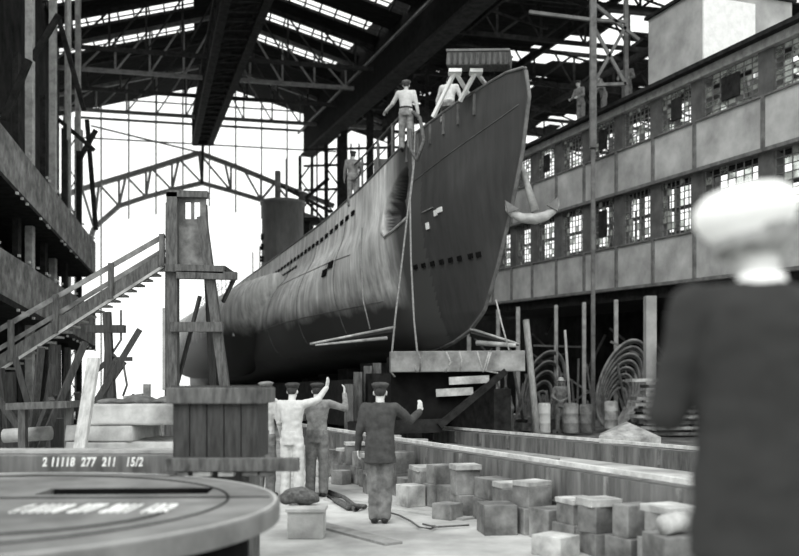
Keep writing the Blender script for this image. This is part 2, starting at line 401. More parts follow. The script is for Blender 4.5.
# ------------------------------------------------------------ right gallery building
def W(D, z, off=0): return V((17.4-.3333*D+off*.95, D+off*.316, z+.04*(D-30.2)))
seam = [18.6, 21.0, 23.5, 26.2, 28.16, 30.15, 32.15, 34.1, 36, 37.8, 39.6, 41.4, 43.3]
Z = dict(top=11.08, w1t=10.72, w1b=9.49, p1b=8.14, w2b=6.31, p2b=4.96)
def wslab(mb, D0, D1, z0, z1, o0, o1):
    vs = [W(D, z, o) for D in (D0, D1) for o in (o0, o1) for z in (z0, z1)]
    mb.add(vs, [(0, 1, 3, 2), (4, 6, 7, 5), (0, 4, 5, 1), (2, 3, 7, 6), (0, 2, 6, 4), (1, 5, 7, 3)])
wr = thing('wall_right', 'long two-storey gallery front with pale panels and window rows', 'wall', tuple(W(seam[0], 0)-V((0, 0, W(seam[0], 0).z))), kind='structure')
for z0, z1 in ((Z['p1b'], Z['w1b']), (Z['p2b'], Z['w2b'])):
    for a, b in zip(seam, seam[1:]):
        m = MB(); wslab(m, a+.03, b-.03, z0, z1, -.05, .2); m.build('panel', M['panel'], wr)
    m = MB()
    for a in seam: wslab(m, a-.05, a+.05, z0-.04, z1, -.12, .2)
    wslab(m, seam[0], seam[-1], z0-.10, z0, -.14, .25)
    wslab(m, seam[0], seam[-1], z1, z1+.05, -.10, .2)
    m.build('batten', M['steel'], wr)
m = MB()
for a in seam:
    wslab(m, a-.26, a+.26, Z['w1b'], Z['w1t'], 0, .35); wslab(m, a-.26, a+.26, Z['w2b'], Z['p1b'], 0, .35)
m.build('pier', M['pier'], wr)
m = MB(); wslab(m, seam[0], seam[-1], Z['w1t'], Z['top']-.12, -.12, .3); m.build('lintel', M['lsteel'], wr)
m = MB(); wslab(m, seam[0], seam[-1], Z['top']-.12, Z['top'], -.35, .3); m.build('roof_edge', M['dark'], wr)
m = MB(); wslab(m, seam[0], 36, Z['top']-.1, Z['top']-.02, .3, 1.6); m.build('roof_deck', M['dark'], wr)
m = MB(); wslab(m, seam[0], seam[-1], Z['p2b']-.45, Z['p2b']-.10, .1, 5); m.build('gallery_floor', M['dark'], wr)
m = MB(); wslab(m, seam[0], seam[-1], Z['p1b']-.15, Z['p1b'], .25, .8); m.build('middle_floor', M['dark'], wr)
random.seed(11); nw = 1
for row, (z0, z1) in enumerate(((Z['w1b']+.05, Z['w1t']), (Z['w2b']+.05, Z['p1b']-.1))):
    for bi, (a, b) in enumerate(zip(seam, seam[1:])):
        nw += 1; a2 = a+.26; b2 = b-.26; nc = 7; nr = 8
        wo = thing('window_%d' % (nw+20), 'small-paned window in the %s row, %s bay from the near end' % (('upper', 'lower')[row], ORD[bi]), 'window', tuple(W((a+b)/2, z0, .1)), kind='structure')
        m = MB()
        for c in range(nc+1):
            D = lerp(a2, b2, c/nc); wslab(m, D-.011, D+.011, z0, z1, .08, .11)
        for c in range(nr+1):
            z = lerp(z0, z1, c/nr); wslab(m, a2, b2, z-.011, z+.011, .08, .11)
        m.build('frame', M['steel'], wo)
        m = MB(); thick = (.7 if row == 0 and bi < 4 else .25)
        s_any = False
        for c in range(nc):
            for d in range(nr):
                if random.random() < thick:
                    wslab(m, lerp(a2, b2, (c+.04)/nc), lerp(a2, b2, (c+.96)/nc), lerp(z0, z1, (d+.04)/nr), lerp(z0, z1, (d+.96)/nr), .10, .11); s_any = True
        if s_any: m.build('pane', M['glass'], wo)
        if (row, bi) in ((1, 5), (0, 5), (0, 7), (0, 3), (0, 2)):
            m = MB(); wslab(m, lerp(a2, b2, .34), lerp(a2, b2, .66), lerp(z0, z1, .25), lerp(z0, z1, .8), .02, .07); m.build('vent_flap', M['dark'], wo)
# rear frame of the building, seen through glass
m = MB(); random.seed(3)
for a in seam[::1]:
    m.beam(W(a, Z['p2b'], 2.3), W(a, Z['top'], 2.3), .16, .16)
for z in (Z['w2b']+.6, Z['w1b']+.5, Z['p1b']-.4): m.beam(W(seam[0], z, 2.3), W(seam[-1], z, 2.3), .1, .12)
for k in range(16):
    D = random.uniform(20, 42); zz0 = random.choice((Z['w2b'], Z['w1b'])); m.beam(W(D, zz0-.2, 1.6), W(D+random.uniform(-1.2, 1.2), zz0+1.6, 1.9), .08, .08)
m.build('rear_frame', M['steel'], wr)
# penthouse box on the roof
m = MB(); pd0, pd1 = 26.4, 29.0
pb_ = thing('roof_hut', 'pale boxy hut on the gallery roof, its near side brightly lit', 'hut', tuple(W(27.7, 11.0, 1.4)))
m = MB(); wslab(m, pd0, pd1, Z['top'], 13.55, .35, 3.6); m.build('wall_panels', M['panel'], pb_)
m = MB(); wslab(m, pd0-.1, pd1+.1, 13.55, 13.65, .25, 3.7); m.build('roof_sheet', M['dark'], pb_)
m = MB(); wslab(m, pd0-.05, pd0, Z['top'], 13.3, .36, 2.2); m.build('white_side', M['white'], pb_)
# dark back wall and posts below the gallery
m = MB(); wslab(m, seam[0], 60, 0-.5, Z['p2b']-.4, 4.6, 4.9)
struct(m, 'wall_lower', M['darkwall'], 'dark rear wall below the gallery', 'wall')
for i, (px, y0, y1, D, r0) in enumerate([(499, 300, 352, 37, .07), (519, 306, 345, 35, .07), (557, 300, 400, 33.5, .06), (585, 300, 362, 31.5, .06), (617, 300, 356, 29.8, .06), (651, 292, 402, 27.8, .16), (693, 290, 400, 26.5, .08), (470, 305, 430, 39, .08)]):
    m = MB(); X = (px-CX)/F*D; m.beam((X, D, 0), (X, D, 4.95+.04*(D-30)-.42), r0*2, r0*2)
    struct(m, 'column_post', M['lsteel'] if r0 < .1 else M['panel'], 'slim pale post holding up the gallery, %s from the bow side' % ORD[[7, 0, 1, 2, 3, 4, 5, 6][(i+1) % 8] if i < 7 else 0], 'post')
m = MB(); random.seed(9)
for k in range(26):
    D = random.uniform(27, 42); o1 = random.uniform(.6, 4); z = random.uniform(.4, 4); ln = random.uniform(.6, 2.4); a = W(D, z, o1)
    m.beam(a, a+V((random.uniform(-1, 1), random.uniform(-.6, .6), random.uniform(-.6, .8))).normalized()*ln, .07, .07)
tag(struct(m, 'trim_stored_bars', M['steel']), 'tangle of stored bars below the gallery', 'bars')
# lattice mast by the roof workers
m = MB(); D = 29.2
for px in (594, 627):
    a = P(px, 148, D) if px == 594 else P(px, 100, D+.6); b = V((a.x, a.y, 14.6)); m.beam(a, b, .2 if px == 594 else .12, .2)
for (a, b) in (((594, 20), (627, 22)), ((594, 26), (627, 85)), ((627, 26), (594, 85)), ((594, 85), (627, 84)), ((530, 12), (594, 20)), ((594, 3), (640, 40))):
    m.beam(P(*a, D), P(*b, D), .1, .1)
m.beam(P(594, 150, D), V((P(594, 150, D).x, D, .0)), .12, .12)
solo(m, 'lattice_mast', M['steel'], 'pale cross-braced scaffold mast rising above the gallery roof', 'scaffold mast')
# ------------------------------------------------------------ left gallery
def WL(D, z, off=0): return V((-5-.19*D+.0*D-off*.98, D-off*.18, z))
gl = thing('wall_left', 'dark galleries with pale fascia bands along the left side', 'gallery', (WL(20, 0).x, 20, 0), kind='structure')
def band(z0a, z1a, z0b, z1b, name, mt, o0=0, o1=.15, D0=13, D1=34):
    m = MB(); vs = []
    for D, (a, b) in ((D0, (lerp(z0a, z0b, (D0-20)/13), lerp(z1a, z1b, (D0-20)/13))), (D1, (lerp(z0a, z0b, (D1-20)/13), lerp(z1a, z1b, (D1-20)/13)))):
        for o in (o0, o1):
            for z in (a, b): vs.append(WL(D, z, o))
    m.add(vs, [(0, 1, 3, 2), (4, 6, 7, 5), (0, 4, 5, 1), (2, 3, 7, 6), (0, 2, 6, 4), (1, 5, 7, 3)])
    return m.build(name, mt, gl)
band(6.4, 7.45, 5.9, 7.1, 'upper_fascia', M['block']); band(3.7, 4.72, 3.2, 4.6, 'lower_fascia', M['block'])
band(6.3, 6.4, 5.8, 5.9, 'upper_floor', M['dark'], 0, 3.2); band(3.55, 3.7, 3.05, 3.2, 'lower_floor', M['dark'], 0, 3.2)
band(0, 21, 0, 20, 'back_wall', M['darkwall'], 3.2, 3.4)
m = MB()
for k in range(36):
    D = 14+k*.56
    for za, zb in ((6.3, 5.8), (3.55, 3.05), (7.55, 7.2), (4.82, 4.7)):
        z = lerp(za, zb, (D-20)/13)
        if random.random() < .45: m.box(WL(D+random.uniform(-.2, .2), z-.03, -.03), (.05, .08, .06))
m.build('light_specks', M['blockl'], gl)  # pale specks standing for light seen through small gaps
m = MB()
for D in (14, 17, 20.5, 24, 27.5, 31, 34): m.beam(WL(D, 0, .6), WL(D, 10.5, .6), .16, .2)
random.seed(4)
for k in range(20):
    D = random.uniform(15, 33); z = random.choice((.5, 4.9, 7.6)); m.beam(WL(D, z, 1.2), WL(D+random.uniform(-2, 2), z+random.uniform(1, 2.3), 1.8), .1, .1)
m.build('props', M['dark'], gl)
m = MB()
for (px, y1, D, wd) in ((31, 2, 25, .2), (54, 15, 30, .2), (69, 60, 36, .2), (79, 78, 40, .2), (70, -60, 30.5, .1)):
    X = (px-CX)/F*D
    m.beam((X, D, 0 if wd > .1 else 10), (X, D, 20 if px < 60 else 19.5), wd, wd)
m.build('tall_posts', M['lsteel'], gl)
m = MB()
for (a, b, D) in (((60, 20), (85, 110), 30), ((20, 80), (60, 15), 25), ((5, 120), (30, 60), 22), ((60, 120), (95, 150), 31), ((80, 160), (97, 130), 32), ((88, 120), (97, 230), 33)):
    m.beam(P(*a, D), P(*b, D), .14, .14)
m.build('diagonal_braces', M['dark'], gl)
# upper left sheet wall between gallery and roof eave
m = MB(); q = [V((-5-.19*12-3.3, 12, 0)), V((-9.6-3.2, 24, 0)), V((-11.9-3.2, 36.0, 0)), V((-18.3, 48.5, 0))]
vs = []
for a in q: vs += [a+V((0, 0, 0)), a+V((0, 0, 20.5)), a+V((-.3, 0, 0)), a+V((-.3, 0, 20.5))]
m.add(vs, [(0, 4, 5, 1), (4, 8, 9, 5), (2, 3, 7, 6), (6, 7, 11, 10), (1, 5, 7, 3), (5, 9, 11, 7), (0, 1, 3, 2), (8, 12, 13, 9), (10, 11, 15, 14), (9, 13, 15, 11), (12, 14, 15, 13)])
struct(m, 'wall_outer', M['darkwall'], 'sooty outer wall behind the left galleries', 'wall')
m = MB(); q = [V((-24, 20, 19.6)), V((-8, 20, 21)), H(30, -8.5, 19.5), H(0, -9.0, 19.1), H(0, -13, 18.6)]
m.add([p+V((0, 0, dz)) for dz in (0, .15) for p in q], [(0, 1, 2, 3, 4), (5, 6, 7, 8, 9), (0, 1, 6, 5), (1, 2, 7, 6), (2, 3, 8, 7), (3, 4, 9, 8), (4, 0, 5, 9)])
struct(m, 'ceiling_left', M['roof'], 'dark roof strip above the left galleries', 'roof')
m = MB(); m.box((0, -17.0, 2.4), (44, .4, 5.0)); struct(m, 'wall_light_block', M['panel'], 'unseen wall added behind the camera to cut frontal light', 'wall')  # unseen, added to keep frontal light off upright faces
# ------------------------------------------------------------ submarine
AX = V((-.339, .941, 0)); NN = V((-.941, -.339, 0)); S0 = V((2.86, 19.5, 0)); LS = 60.0
ZD = [(0, 8.62), (1, 8.74), (3, 8.5), (5, 8.2), (8, 7.6), (12, 7.15), (18, 6.9), (25, 6.75), (60, 6.3)]
ZK = [(0, 2.62), (6, 2.62), (12, 2.3), (25, 1.6), (60, .6)]
STEM = [(2.62, 6.2), (2.74, 4.5), (3.06, 3.2), (3.49, 2.35), (4.38, 1.7), (5.64, .95), (6.84, .4), (8.0, .08), (8.62, .25)]
BM = [(0, .55), (3, .95), (6, 1.45), (10, 2.0), (14, 2.4), (18, 2.65), (22, 2.8), (30, 2.9), (38, 2.5), (50, 1.2), (60, .2)]
BD = [(0, .25), (3, .75), (5, 1.0), (8, 1.25), (12, 1.45), (18, 1.6), (25, 1.65), (40, 1.4), (60, .3)]
def smooth(t): t = max(0, min(1, t)); return t*t*(3-2*t)
def cr(u, pts):
    for i in range(len(pts)-1):
        if u <= pts[i+1][0]:
            a, b = pts[i], pts[i+1]; p = pts[i-1] if i else a; q = pts[i+2] if i+2 < len(pts) else b
            t = (u-a[0])/(b[0]-a[0]); h = b[0]-a[0]
            m0 = (b[1]-p[1])/(b[0]-p[0])*h if b[0] != p[0] else 0; m1 = (q[1]-a[1])/(q[0]-a[0])*h
            return (2*t**3-3*t*t+1)*a[1]+(t**3-2*t*t+t)*m0+(-2*t**3+3*t*t)*b[1]+(t**3-t*t)*m1
    return pts[-1][1]
def hb(s, u, side=1, rec=True):
    bm_ = interp(s, BM); bd = interp(s, BD); fl = smooth((s-3)/11)
    w1 = lerp(.30, .72, fl); w2 = lerp(.52, .97, fl); w3 = lerp(.70, 1.0, fl); w4 = lerp(.82, .90, fl)
    b = cr(u, [(0, .12), (.12, bm_*w1), (.3, bm_*w2), (.46, bm_*w3), (.62, bm_*w4), (.78, lerp(bd*1.0, bd*1.10, fl)), (1, bd)])
    z = lerp(interp(s, ZK), interp(s, ZD), u); s0 = interp(z, STEM)
    b *= (1-math.exp(-max(0, s-s0)/1.5))
    return max(b, .03)
def HPr(s, u, side=1, dep=0.0):
    z = lerp(interp(s, ZK), interp(s, ZD), u)
    return S0+AX*s+NN*((hb(s, u)-dep)*side)+V((0, 0, z))
def proj(p): return ((p.x/p.y)*F+CX, HY-(p.z-CAMH)/p.y*F)
def locate(px, py):           # surface coordinates of a point on the port side
    best = None; cs, cu, ws, wu = 12.0, .6, 10.0, .4
    for it in range(7):
        for i in range(-6, 7):
            for j in range(-6, 7):
                s = cs+ws*i/6; u = min(.99, max(.15, cu+wu*j/6)); q = proj(HPr(s, u)); d = (q[0]-px)**2+(q[1]-py)**2
                if best is None or d < best[0]: best = (d, s, u)
        cs, cu = best[1], best[2]; ws *= .35; wu *= .35
    return best[1], best[2]
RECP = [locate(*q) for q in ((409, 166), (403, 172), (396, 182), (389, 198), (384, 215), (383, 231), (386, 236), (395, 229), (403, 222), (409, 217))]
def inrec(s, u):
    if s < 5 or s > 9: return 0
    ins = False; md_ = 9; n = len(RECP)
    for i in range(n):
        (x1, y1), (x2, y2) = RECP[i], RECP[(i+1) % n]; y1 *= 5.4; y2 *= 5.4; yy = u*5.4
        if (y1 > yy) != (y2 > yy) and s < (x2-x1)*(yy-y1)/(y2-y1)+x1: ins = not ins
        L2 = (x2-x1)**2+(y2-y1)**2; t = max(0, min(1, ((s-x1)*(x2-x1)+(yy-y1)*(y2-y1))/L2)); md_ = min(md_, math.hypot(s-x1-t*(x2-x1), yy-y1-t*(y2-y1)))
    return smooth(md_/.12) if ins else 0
def HP(s, u, side=1): return HPr(s, u, side, .5*inrec(s, u) if side > 0 else 0)
def s_of(u, v):
    zz = 2.62+6.0*u; s0 = interp(zz, STEM); return lerp(s0, LS, v)
sub = thing('submarine', 'large dark-hulled submarine on the slipway with its sharp bow towards the camera', 'submarine', (S0.x, S0.y, 2.4), rz=0)
NU = 110; vl = []
v = 0.0
while v < 1: vl.append(v); v += (.0009+.0042*min(1, (v*60+.8)/10) if v < .055 else .0011 if v < .185 else .008)
vl.append(1.0); NVv = len(vl)
hm = MB(); vs = []; 
for side in (1, -1):
    for v in vl:
        for i in range(NU+1): vs.append(HP(s_of(i/NU, v), i/NU, side))
fs = []; W1 = NU+1
mi = []
for k in range(2):
    b0 = k*NVv*W1
    for j in range(NVv-1):
        for i in range(NU):
            a = b0+j*W1+i; fs.append((a, a+1, a+W1+1, a+W1))
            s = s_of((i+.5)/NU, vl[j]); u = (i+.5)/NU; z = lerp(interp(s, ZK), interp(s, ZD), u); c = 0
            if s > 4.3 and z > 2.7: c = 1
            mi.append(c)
o2 = NVv*W1
for j in range(NVv-1):
    a = j*W1; fs.append((a, a+W1, o2+a+W1, o2+a)); mi.append(2)                      # keel
for i in range(NU): fs.append((i, o2+i, o2+i+1, i+1)); mi.append(0)
e = (NVv-1)*W1
for i in range(NU): fs.append((e+i, e+i+1, o2+e+i+1, o2+e+i)); mi.append(0)
DW = [(0, .02), (1.2, .05), (2.2, .32), (9, .30), (12, .03), (60, .03)]
nb_ = len(vs)
for v in vl:
    s = s_of(1, v); b_ = max(hb(s, 1)-.05, .01)
    for side in (1, -1): vs.append(S0+AX*s+NN*(b_*side)+V((0, 0, interp(s, ZD)-interp(s, DW))))
for j in range(NVv-1):
    l, r0 = nb_+2*j, nb_+2*j+1; a = j*W1+NU
    fs += [(a, a+W1, l+2, l), (l, l+2, r0+2, r0), (r0, r0+2, o2+a+W1, o2+a)]; mi += [0, 0, 0]
hm.v = vs; hm.f = fs; hm.m = mi; hm.sm = [True]*len(fs)
def hull_light_zones():  # lit midships and shaded bow and underside blended into the hull paint
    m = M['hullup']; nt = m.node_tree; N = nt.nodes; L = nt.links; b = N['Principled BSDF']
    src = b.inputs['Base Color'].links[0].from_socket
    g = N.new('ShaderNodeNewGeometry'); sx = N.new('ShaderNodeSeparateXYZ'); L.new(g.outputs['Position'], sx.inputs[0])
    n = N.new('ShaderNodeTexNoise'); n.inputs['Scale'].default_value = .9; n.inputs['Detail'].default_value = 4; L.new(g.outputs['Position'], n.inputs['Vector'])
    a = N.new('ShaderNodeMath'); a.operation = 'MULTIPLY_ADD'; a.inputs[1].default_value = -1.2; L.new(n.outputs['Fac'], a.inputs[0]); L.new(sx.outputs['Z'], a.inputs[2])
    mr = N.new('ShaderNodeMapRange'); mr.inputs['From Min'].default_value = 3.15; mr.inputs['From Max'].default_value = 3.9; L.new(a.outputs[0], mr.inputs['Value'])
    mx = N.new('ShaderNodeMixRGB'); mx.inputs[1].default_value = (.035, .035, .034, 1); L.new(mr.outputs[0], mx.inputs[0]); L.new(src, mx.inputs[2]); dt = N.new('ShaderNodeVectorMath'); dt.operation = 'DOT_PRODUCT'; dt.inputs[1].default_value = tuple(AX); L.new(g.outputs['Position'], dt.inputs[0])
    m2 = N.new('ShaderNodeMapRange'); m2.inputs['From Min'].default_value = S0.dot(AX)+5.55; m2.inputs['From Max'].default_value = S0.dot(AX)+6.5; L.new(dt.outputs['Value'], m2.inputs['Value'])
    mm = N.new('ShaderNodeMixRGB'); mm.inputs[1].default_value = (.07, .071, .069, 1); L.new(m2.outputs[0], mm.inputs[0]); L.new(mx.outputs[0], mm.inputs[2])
    at = N.new('ShaderNodeAttribute'); at.attribute_name = 'recess_shade'; m5 = N.new('ShaderNodeMixRGB'); m5.inputs[2].default_value = (.018, .018, .018, 1)  # shade inside the anchor recess mixed into the hull colour
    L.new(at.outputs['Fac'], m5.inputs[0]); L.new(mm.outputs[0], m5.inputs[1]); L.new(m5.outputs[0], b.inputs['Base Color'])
hull_light_zones()
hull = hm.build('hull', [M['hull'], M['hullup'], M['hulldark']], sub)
# side tank
m = MB(); rings = []; RA = Matrix((NN, V((0, 0, 1)), AX)).transposed()
for k in range(46):
    s = 16.3+(k/45)**1.5*31; f = math.sqrt(max(0, 1-max(0, (24-s)/7.7)**2)) if s < 24 else (1 if s < 38 else math.sqrt(max(0.003, 1-((s-38)/9.4)**2)))
    f = max(f, .03); zc = 5.98-1.95*f; c = S0+AX*s+NN*(2.0+.35*f)+V((0, 0, zc))
    rings.append((c, 1.65*f, 1.95*f, RA))
m.loft(rings, 36); m.build('side_tank', M['hullup'], sub)
m = MB(); c = P(236, 330, 36.5); m.box(c, (.7, .3, .55), R=Matrix((AX, NN, V((0, 0, 1)))).transposed(), bev=.06); m.build('tank_hatch', M['blockl'], sub)
att = hull.data.attributes.new('recess_shade', 'FLOAT', 'POINT')
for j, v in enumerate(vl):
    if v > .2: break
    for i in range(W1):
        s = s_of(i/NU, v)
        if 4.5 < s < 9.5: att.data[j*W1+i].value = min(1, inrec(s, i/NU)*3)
bm = bmesh.new(); bm.from_mesh(hull.data)
for ed in bm.edges:
    if len(ed.link_faces) == 2 and ed.calc_face_angle(0) > math.radians(70): ed.smooth = False
bm.to_mesh(hull.data); bm.free()
# stem bar and deck edge
m = MB()
for side in (1, -1):
    m.poly([HP(s, 1, side)+V((0, 0, .02)) for s in [.3+.6*k for k in range(60)]], .035, 5)
m.build('deck_edge', M['steel'], sub)
m = MB(); zs = [2.7+.12*k for k in range(50)]
m.poly([S0+AX*(interp(z, STEM)-.01)+V((0, 0, z)) for z in zs], .05, 6); m.build('stem_bar', M['steel'], sub)
# bow crown
# slots in the casing
def patch(mb, s, z, ds, dz, off=.012):
    zk = interp(s, ZK); zd = interp(s, ZD); u = (z-zk)/(zd-zk); c = HP(s, u)
    a = (HP(s+.3, u)-HP(s-.3, u)).normalized(); b = (HP(s, u+.02)-HP(s, u-.02)).normalized(); nn = a.cross(b).normalized()
    if nn.dot(NN) < 0: nn = -nn
    R = Matrix((a, nn, b)).transposed(); mb.box(c+nn*off, (ds, .05, dz), R=R)
for k in range(36): s = 8.9+k*.5; m = MB(); patch(m, s, interp(s, ZD)-.55-.012*(s-8), .26, .13); m.build('vent_slot', M['black'], sub)
for k in range(14): s = 15.0+k*.42; m = MB(); patch(m, s, interp(s, ZD)-1.0, .22, .09); m.build('vent_slot', M['black'], sub)
for px in (417, 425, 434, 443, 452, 461, 472, 480):
    s, u = locate(px, 267-(px-417)*.2); m = MB(); patch(m, s, lerp(interp(s, ZK), interp(s, ZD), u), .17, .12); m.build('drain_hole', M['black'], sub)
for px, py in ((332, 265), (326, 273)):
    s, u = locate(px, py); m = MB(); patch(m, s, lerp(interp(s, ZK), interp(s, ZD), u), .34, .22, .02); m.build('hull_opening', M['black'], sub)
for px, py, a_, b_ in ((429, 226, .12, .17), (441, 210, .20, .12), (437, 213, .12, .14)):
    s, u = locate(px, py); m = MB(); patch(m, s, lerp(interp(s, ZK), interp(s, ZD), u), a_, b_); m.build('white_draught_mark', M['chalk'], sub)
s, u = locate(429, 210); m = MB(); patch(m, s, lerp(interp(s, ZK), interp(s, ZD), u), .5, .015); m.build('scribed_line', M['lsteel'], sub)
m = MB()
for (z0, z1, sa, sb) in ((7.9, 6.9, .45, 5.5), (5.6, 5.35, 8.5, 19), (4.1, 3.7, 7, 20)):
    pts = []
    for k in range(26):
        s = lerp(sa, sb, k/25); z = lerp(z0, z1, k/25); u = (z-interp(s, ZK))/(interp(s, ZD)-interp(s, ZK)); pts.append(HP(s, u)+NN*.008)
    m.poly(pts, .014, 4)
for s in (9.6, 12.5, 16.0):
    m.poly([HP(s, .1+.8*k/20)+NN*.006 for k in range(21)], .012, 4)
m.build('plate_seams', M['steel'], sub)
lip = [locate(*q) for q in ((383, 233), (386, 237), (395, 230), (403, 223), (409, 217))]
m = MB(); m.poly([HPr(s, u)+NN*.02 for s, u in lip], .035, 6); m.build('recess_lip', M['lsteel'], sub)
m = MB(); s, u = locate(399, 200); q = HPr(s, u, 1, .42); m.poly([q+V((0, 0, .7)), q+NN*.1, q+V((.1, 0, -.35))+NN*.1], .08, 8); m.poly([q+AX*-.45+V((0, 0, .1)), q+AX*-.2+V((0, 0, -.32)), q+AX*.2+V((0, 0, -.32)), q+AX*.4+V((0, 0, .1))], .07, 8)
m.build('stowed_anchor', M['steel'], sub)
# bow planes
for side in (1, -1):
    m = MB(); c = S0+AX*4.6+V((0, 0, 3.05)); n_ = NN*side
    if side == 1: root_a, root_b, tip_a, tip_b = P(396, 329, 22.8), P(392, 336, 23.6), P(311, 344, 21.6), P(320, 345, 22.2)
    else: root_a, root_b, tip_a, tip_b = P(472, 331, 22.4), P(468, 342, 23.6), P(520, 344, 21.6), P(500, 346, 22.3)
    vs = []
    for p, th in ((root_a, .06), (root_a.lerp(root_b, .35), .04), (tip_b, .02), (tip_a, .04)): vs += [p+V((0, 0, th)), p-V((0, 0, th))]
    m.add(vs, [(0, 2, 4, 6), (1, 7, 5, 3), (0, 1, 3, 2), (2, 3, 5, 4), (4, 5, 7, 6), (6, 7, 1, 0)])
    o = m.build('bow_plane', M['hulldark'], sub)
    m = MB(); m.poly([root_a+V((0, 0, .05)), tip_a], [.035, .025], 8); m.poly([P(388, 338, 22.4) if side == 1 else P(478, 343, 22.3), tip_a.lerp(root_a, .06)+V((0, 0, -.05))], [.045, .02] if side == 1 else [.07, .05], 8); m.build('plane_edge', M['blockl'], o)
# conning tower
TC = S0+AX*27.6+V((.62, 0, 0)); zt0 = 6.4
m = MB(); m.lathe([(1.18, 0), (1.12, .8), (1.06, 1.6), (1.04, 4.35), (1.14, 4.4), (1.14, 4.55), (.9, 4.6), (.05, 4.6)], TC+V((0, 0, zt0)), 32)
ct = m.build('conning_tower', M['tower'], sub)
m = MB(); m.box(TC-AX*.4+V((0, 0, zt0+.45)), (2.7, 5.4, 1.3), R=Matrix((NN, AX, V((0, 0, 1)))).transposed(), bev=.5); m.build('tower_fairwater', M['tower'], sub)
m = MB(); m.tube(TC+V((-.25, 0, zt0+4.5)), TC+V((-.25, 0, zt0+6.1)), .15); m.tube(TC+V((.15, .3, zt0+4.5)), TC+V((.15, .3, zt0+6.8)), .05)
m.build('periscope', M['steel'], sub)
m = MB()
for z in (zt0+2.2, zt0+2.7, zt0+1.6): m.box(TC+NN*1.12+V((.15, -.1, z)), (.25, .18, .3))
m.build('tower_fitting', M['dark'], sub)
m = MB(); pf = TC+V((.85, 1.9, 10.3)); m.box(pf, (1.8, 1.6, .15)); m.beam(pf, V((pf.x, pf.y, 6.7)), .7, .7)
for a in (-.8, .8): m.tube(pf+V((a, -.7, 0)), pf+V((a, -.7, 1)), .03)
m.build('gun_platform', M['dark'], sub)
m = MB()
for k in range(12):
    s = 30.5+k*1.6; p = HP(s, 1); m.tube(p, p+V((0, 0, 1.0)), .025, n=5)
for zz_ in (.5, 1.0): m.poly([HP(30.5+k*1.6, 1)+V((0, 0, zz_)) for k in range(12)], .02, 4)
for s in (22, 23.6): p = HP(s, 1); m.tube(p, p+V((0, 0, 1.0)), .03, n=5)
m.build('deck_railing', M['dark'], sub)
m = MB()
for s, hh in ((5.3, 1.05), (6.3, 1.05), (7.3, 1.05), (8.5, 1.0), (9.7, 1.0)):
    p = HP(s, 1)-NN*.12; m.tube(p, p+V((0, 0, hh)), .035, n=6)
m.poly([HP(s, 1)-NN*.12+V((0, 0, 1.02)) for s in (5.3, 6.3, 7.3, 8.5, 9.7)], .03, 5); m.poly([HP(s, 1)-NN*.12+V((0, 0, .55)) for s in (5.3, 6.3, 7.3, 8.5, 9.7)], .02, 5)
m.box(HP(7.6, 1)-NN*.4+V((0, 0, .3)), (.5, .5, .6), bev=.05)
m.build('bow_railing', M['steel'], sub)
# chocks / cleats on forward casing plates
for k in range(6): s = 2.0+k*.62; m = MB(); patch(m, s, interp(s, ZD)-.30, .05, .5, .03); m.build('bulwark_rib', M['steel'], sub)
# ------------------------------------------------------------ trestles and sign board on the bow
bd = thing('trestle_board', 'dark long board lying across two pale A-frame trestles on the bow', 'board', tuple(P(480, 68, 20.9)))
m = MB(); a = P(449, 62, 21.0); b = P(512, 61.5, 20.7); m.beam(a, b, .5, .30, bev=.02); m.build('plank', M['wood'], bd)
m = MB()
for k in range(11): m.box(a.lerp(b, .05+k*.09)+V((0, -.27, 0)), (.05, .04, .26))
m.build('ribs', M['woodd'], bd)
m = MB(); m.beam(a+V((0, 0, .18)), b+V((0, 0, .18)), .56, .05); m.build('cap_strip', M['steel'], bd)
for i, (tx, l, r_, ly, ry) in enumerate(((456, 434, 470, 117, 95), (477, 461, 487, 101, 85))):
    m = thing('trestle', 'pale wooden A-frame trestle on the bow deck, %s' % ('the one nearer the railing' if i == 0 else 'the one nearer the stem'), 'trestle', tuple(P((l+r_)/2, (ly+ry)/2, 21.2)), 'A-frame trestles on the bow')
    q = MB(); q.beam(P(tx, 71.5, 20.9), P(l, ly, 21.3), .075, .08); q.build('leg', M['white'], m)
    q = MB(); q.beam(P(tx, 71.5, 20.9), P(r_, ry, 21.5), .075, .08); q.build('leg', M['white'], m)
    q = MB(); q.box(P(tx, 69.5, 20.9)-V((0, 0, .06)), (.30, .3, .08)); q.build('head', M['white'], m)
# ------------------------------------------------------------ anchor over the far side
an = thing('anchor', 'pale grey stockless anchor hanging beside the starboard bow', 'anchor', tuple(P(535, 215, 20.3)))
m = MB(); m.poly([P(518, 152, 20.3), P(526, 178, 20.3), P(536, 211, 20.3)], [.05, .07, .10], 10); m.build('shank', M['lsteel'], an)
m = MB(); pts = [(507, 203), (509, 209), (514, 214), (523, 218), (536, 219), (547, 216), (554, 211), (558, 204), (559, 198)]
m.poly([P(x, y, 20.3) for x, y in pts], [.02, .07, .09, .11, .13, .11, .09, .07, .015], 10); m.build('arms', M['lsteel'], an)
for pa, pb, pc in (((506, 200), (520, 209), (509, 213)), ((560, 196), (548, 205), (559, 211))):
    m = MB(); A_, B_, C_ = P(*pa, 20.22), P(*pb, 20.18), P(*pc, 20.18); dd_ = V((0, .07, 0)); m.add([A_, B_, C_, A_+dd_, B_+dd_, C_+dd_], [(0, 1, 2), (3, 5, 4), (0, 3, 4, 1), (1, 4, 5, 2), (2, 5, 3, 0)]); m.build('fluke', M['steel'], an)
m = MB(); m.poly([P(518, 152, 20.3), P(520, 140, 20.3), P(524, 120, 20.2)], .04, 6); m.build('chain', M['dark'], an)
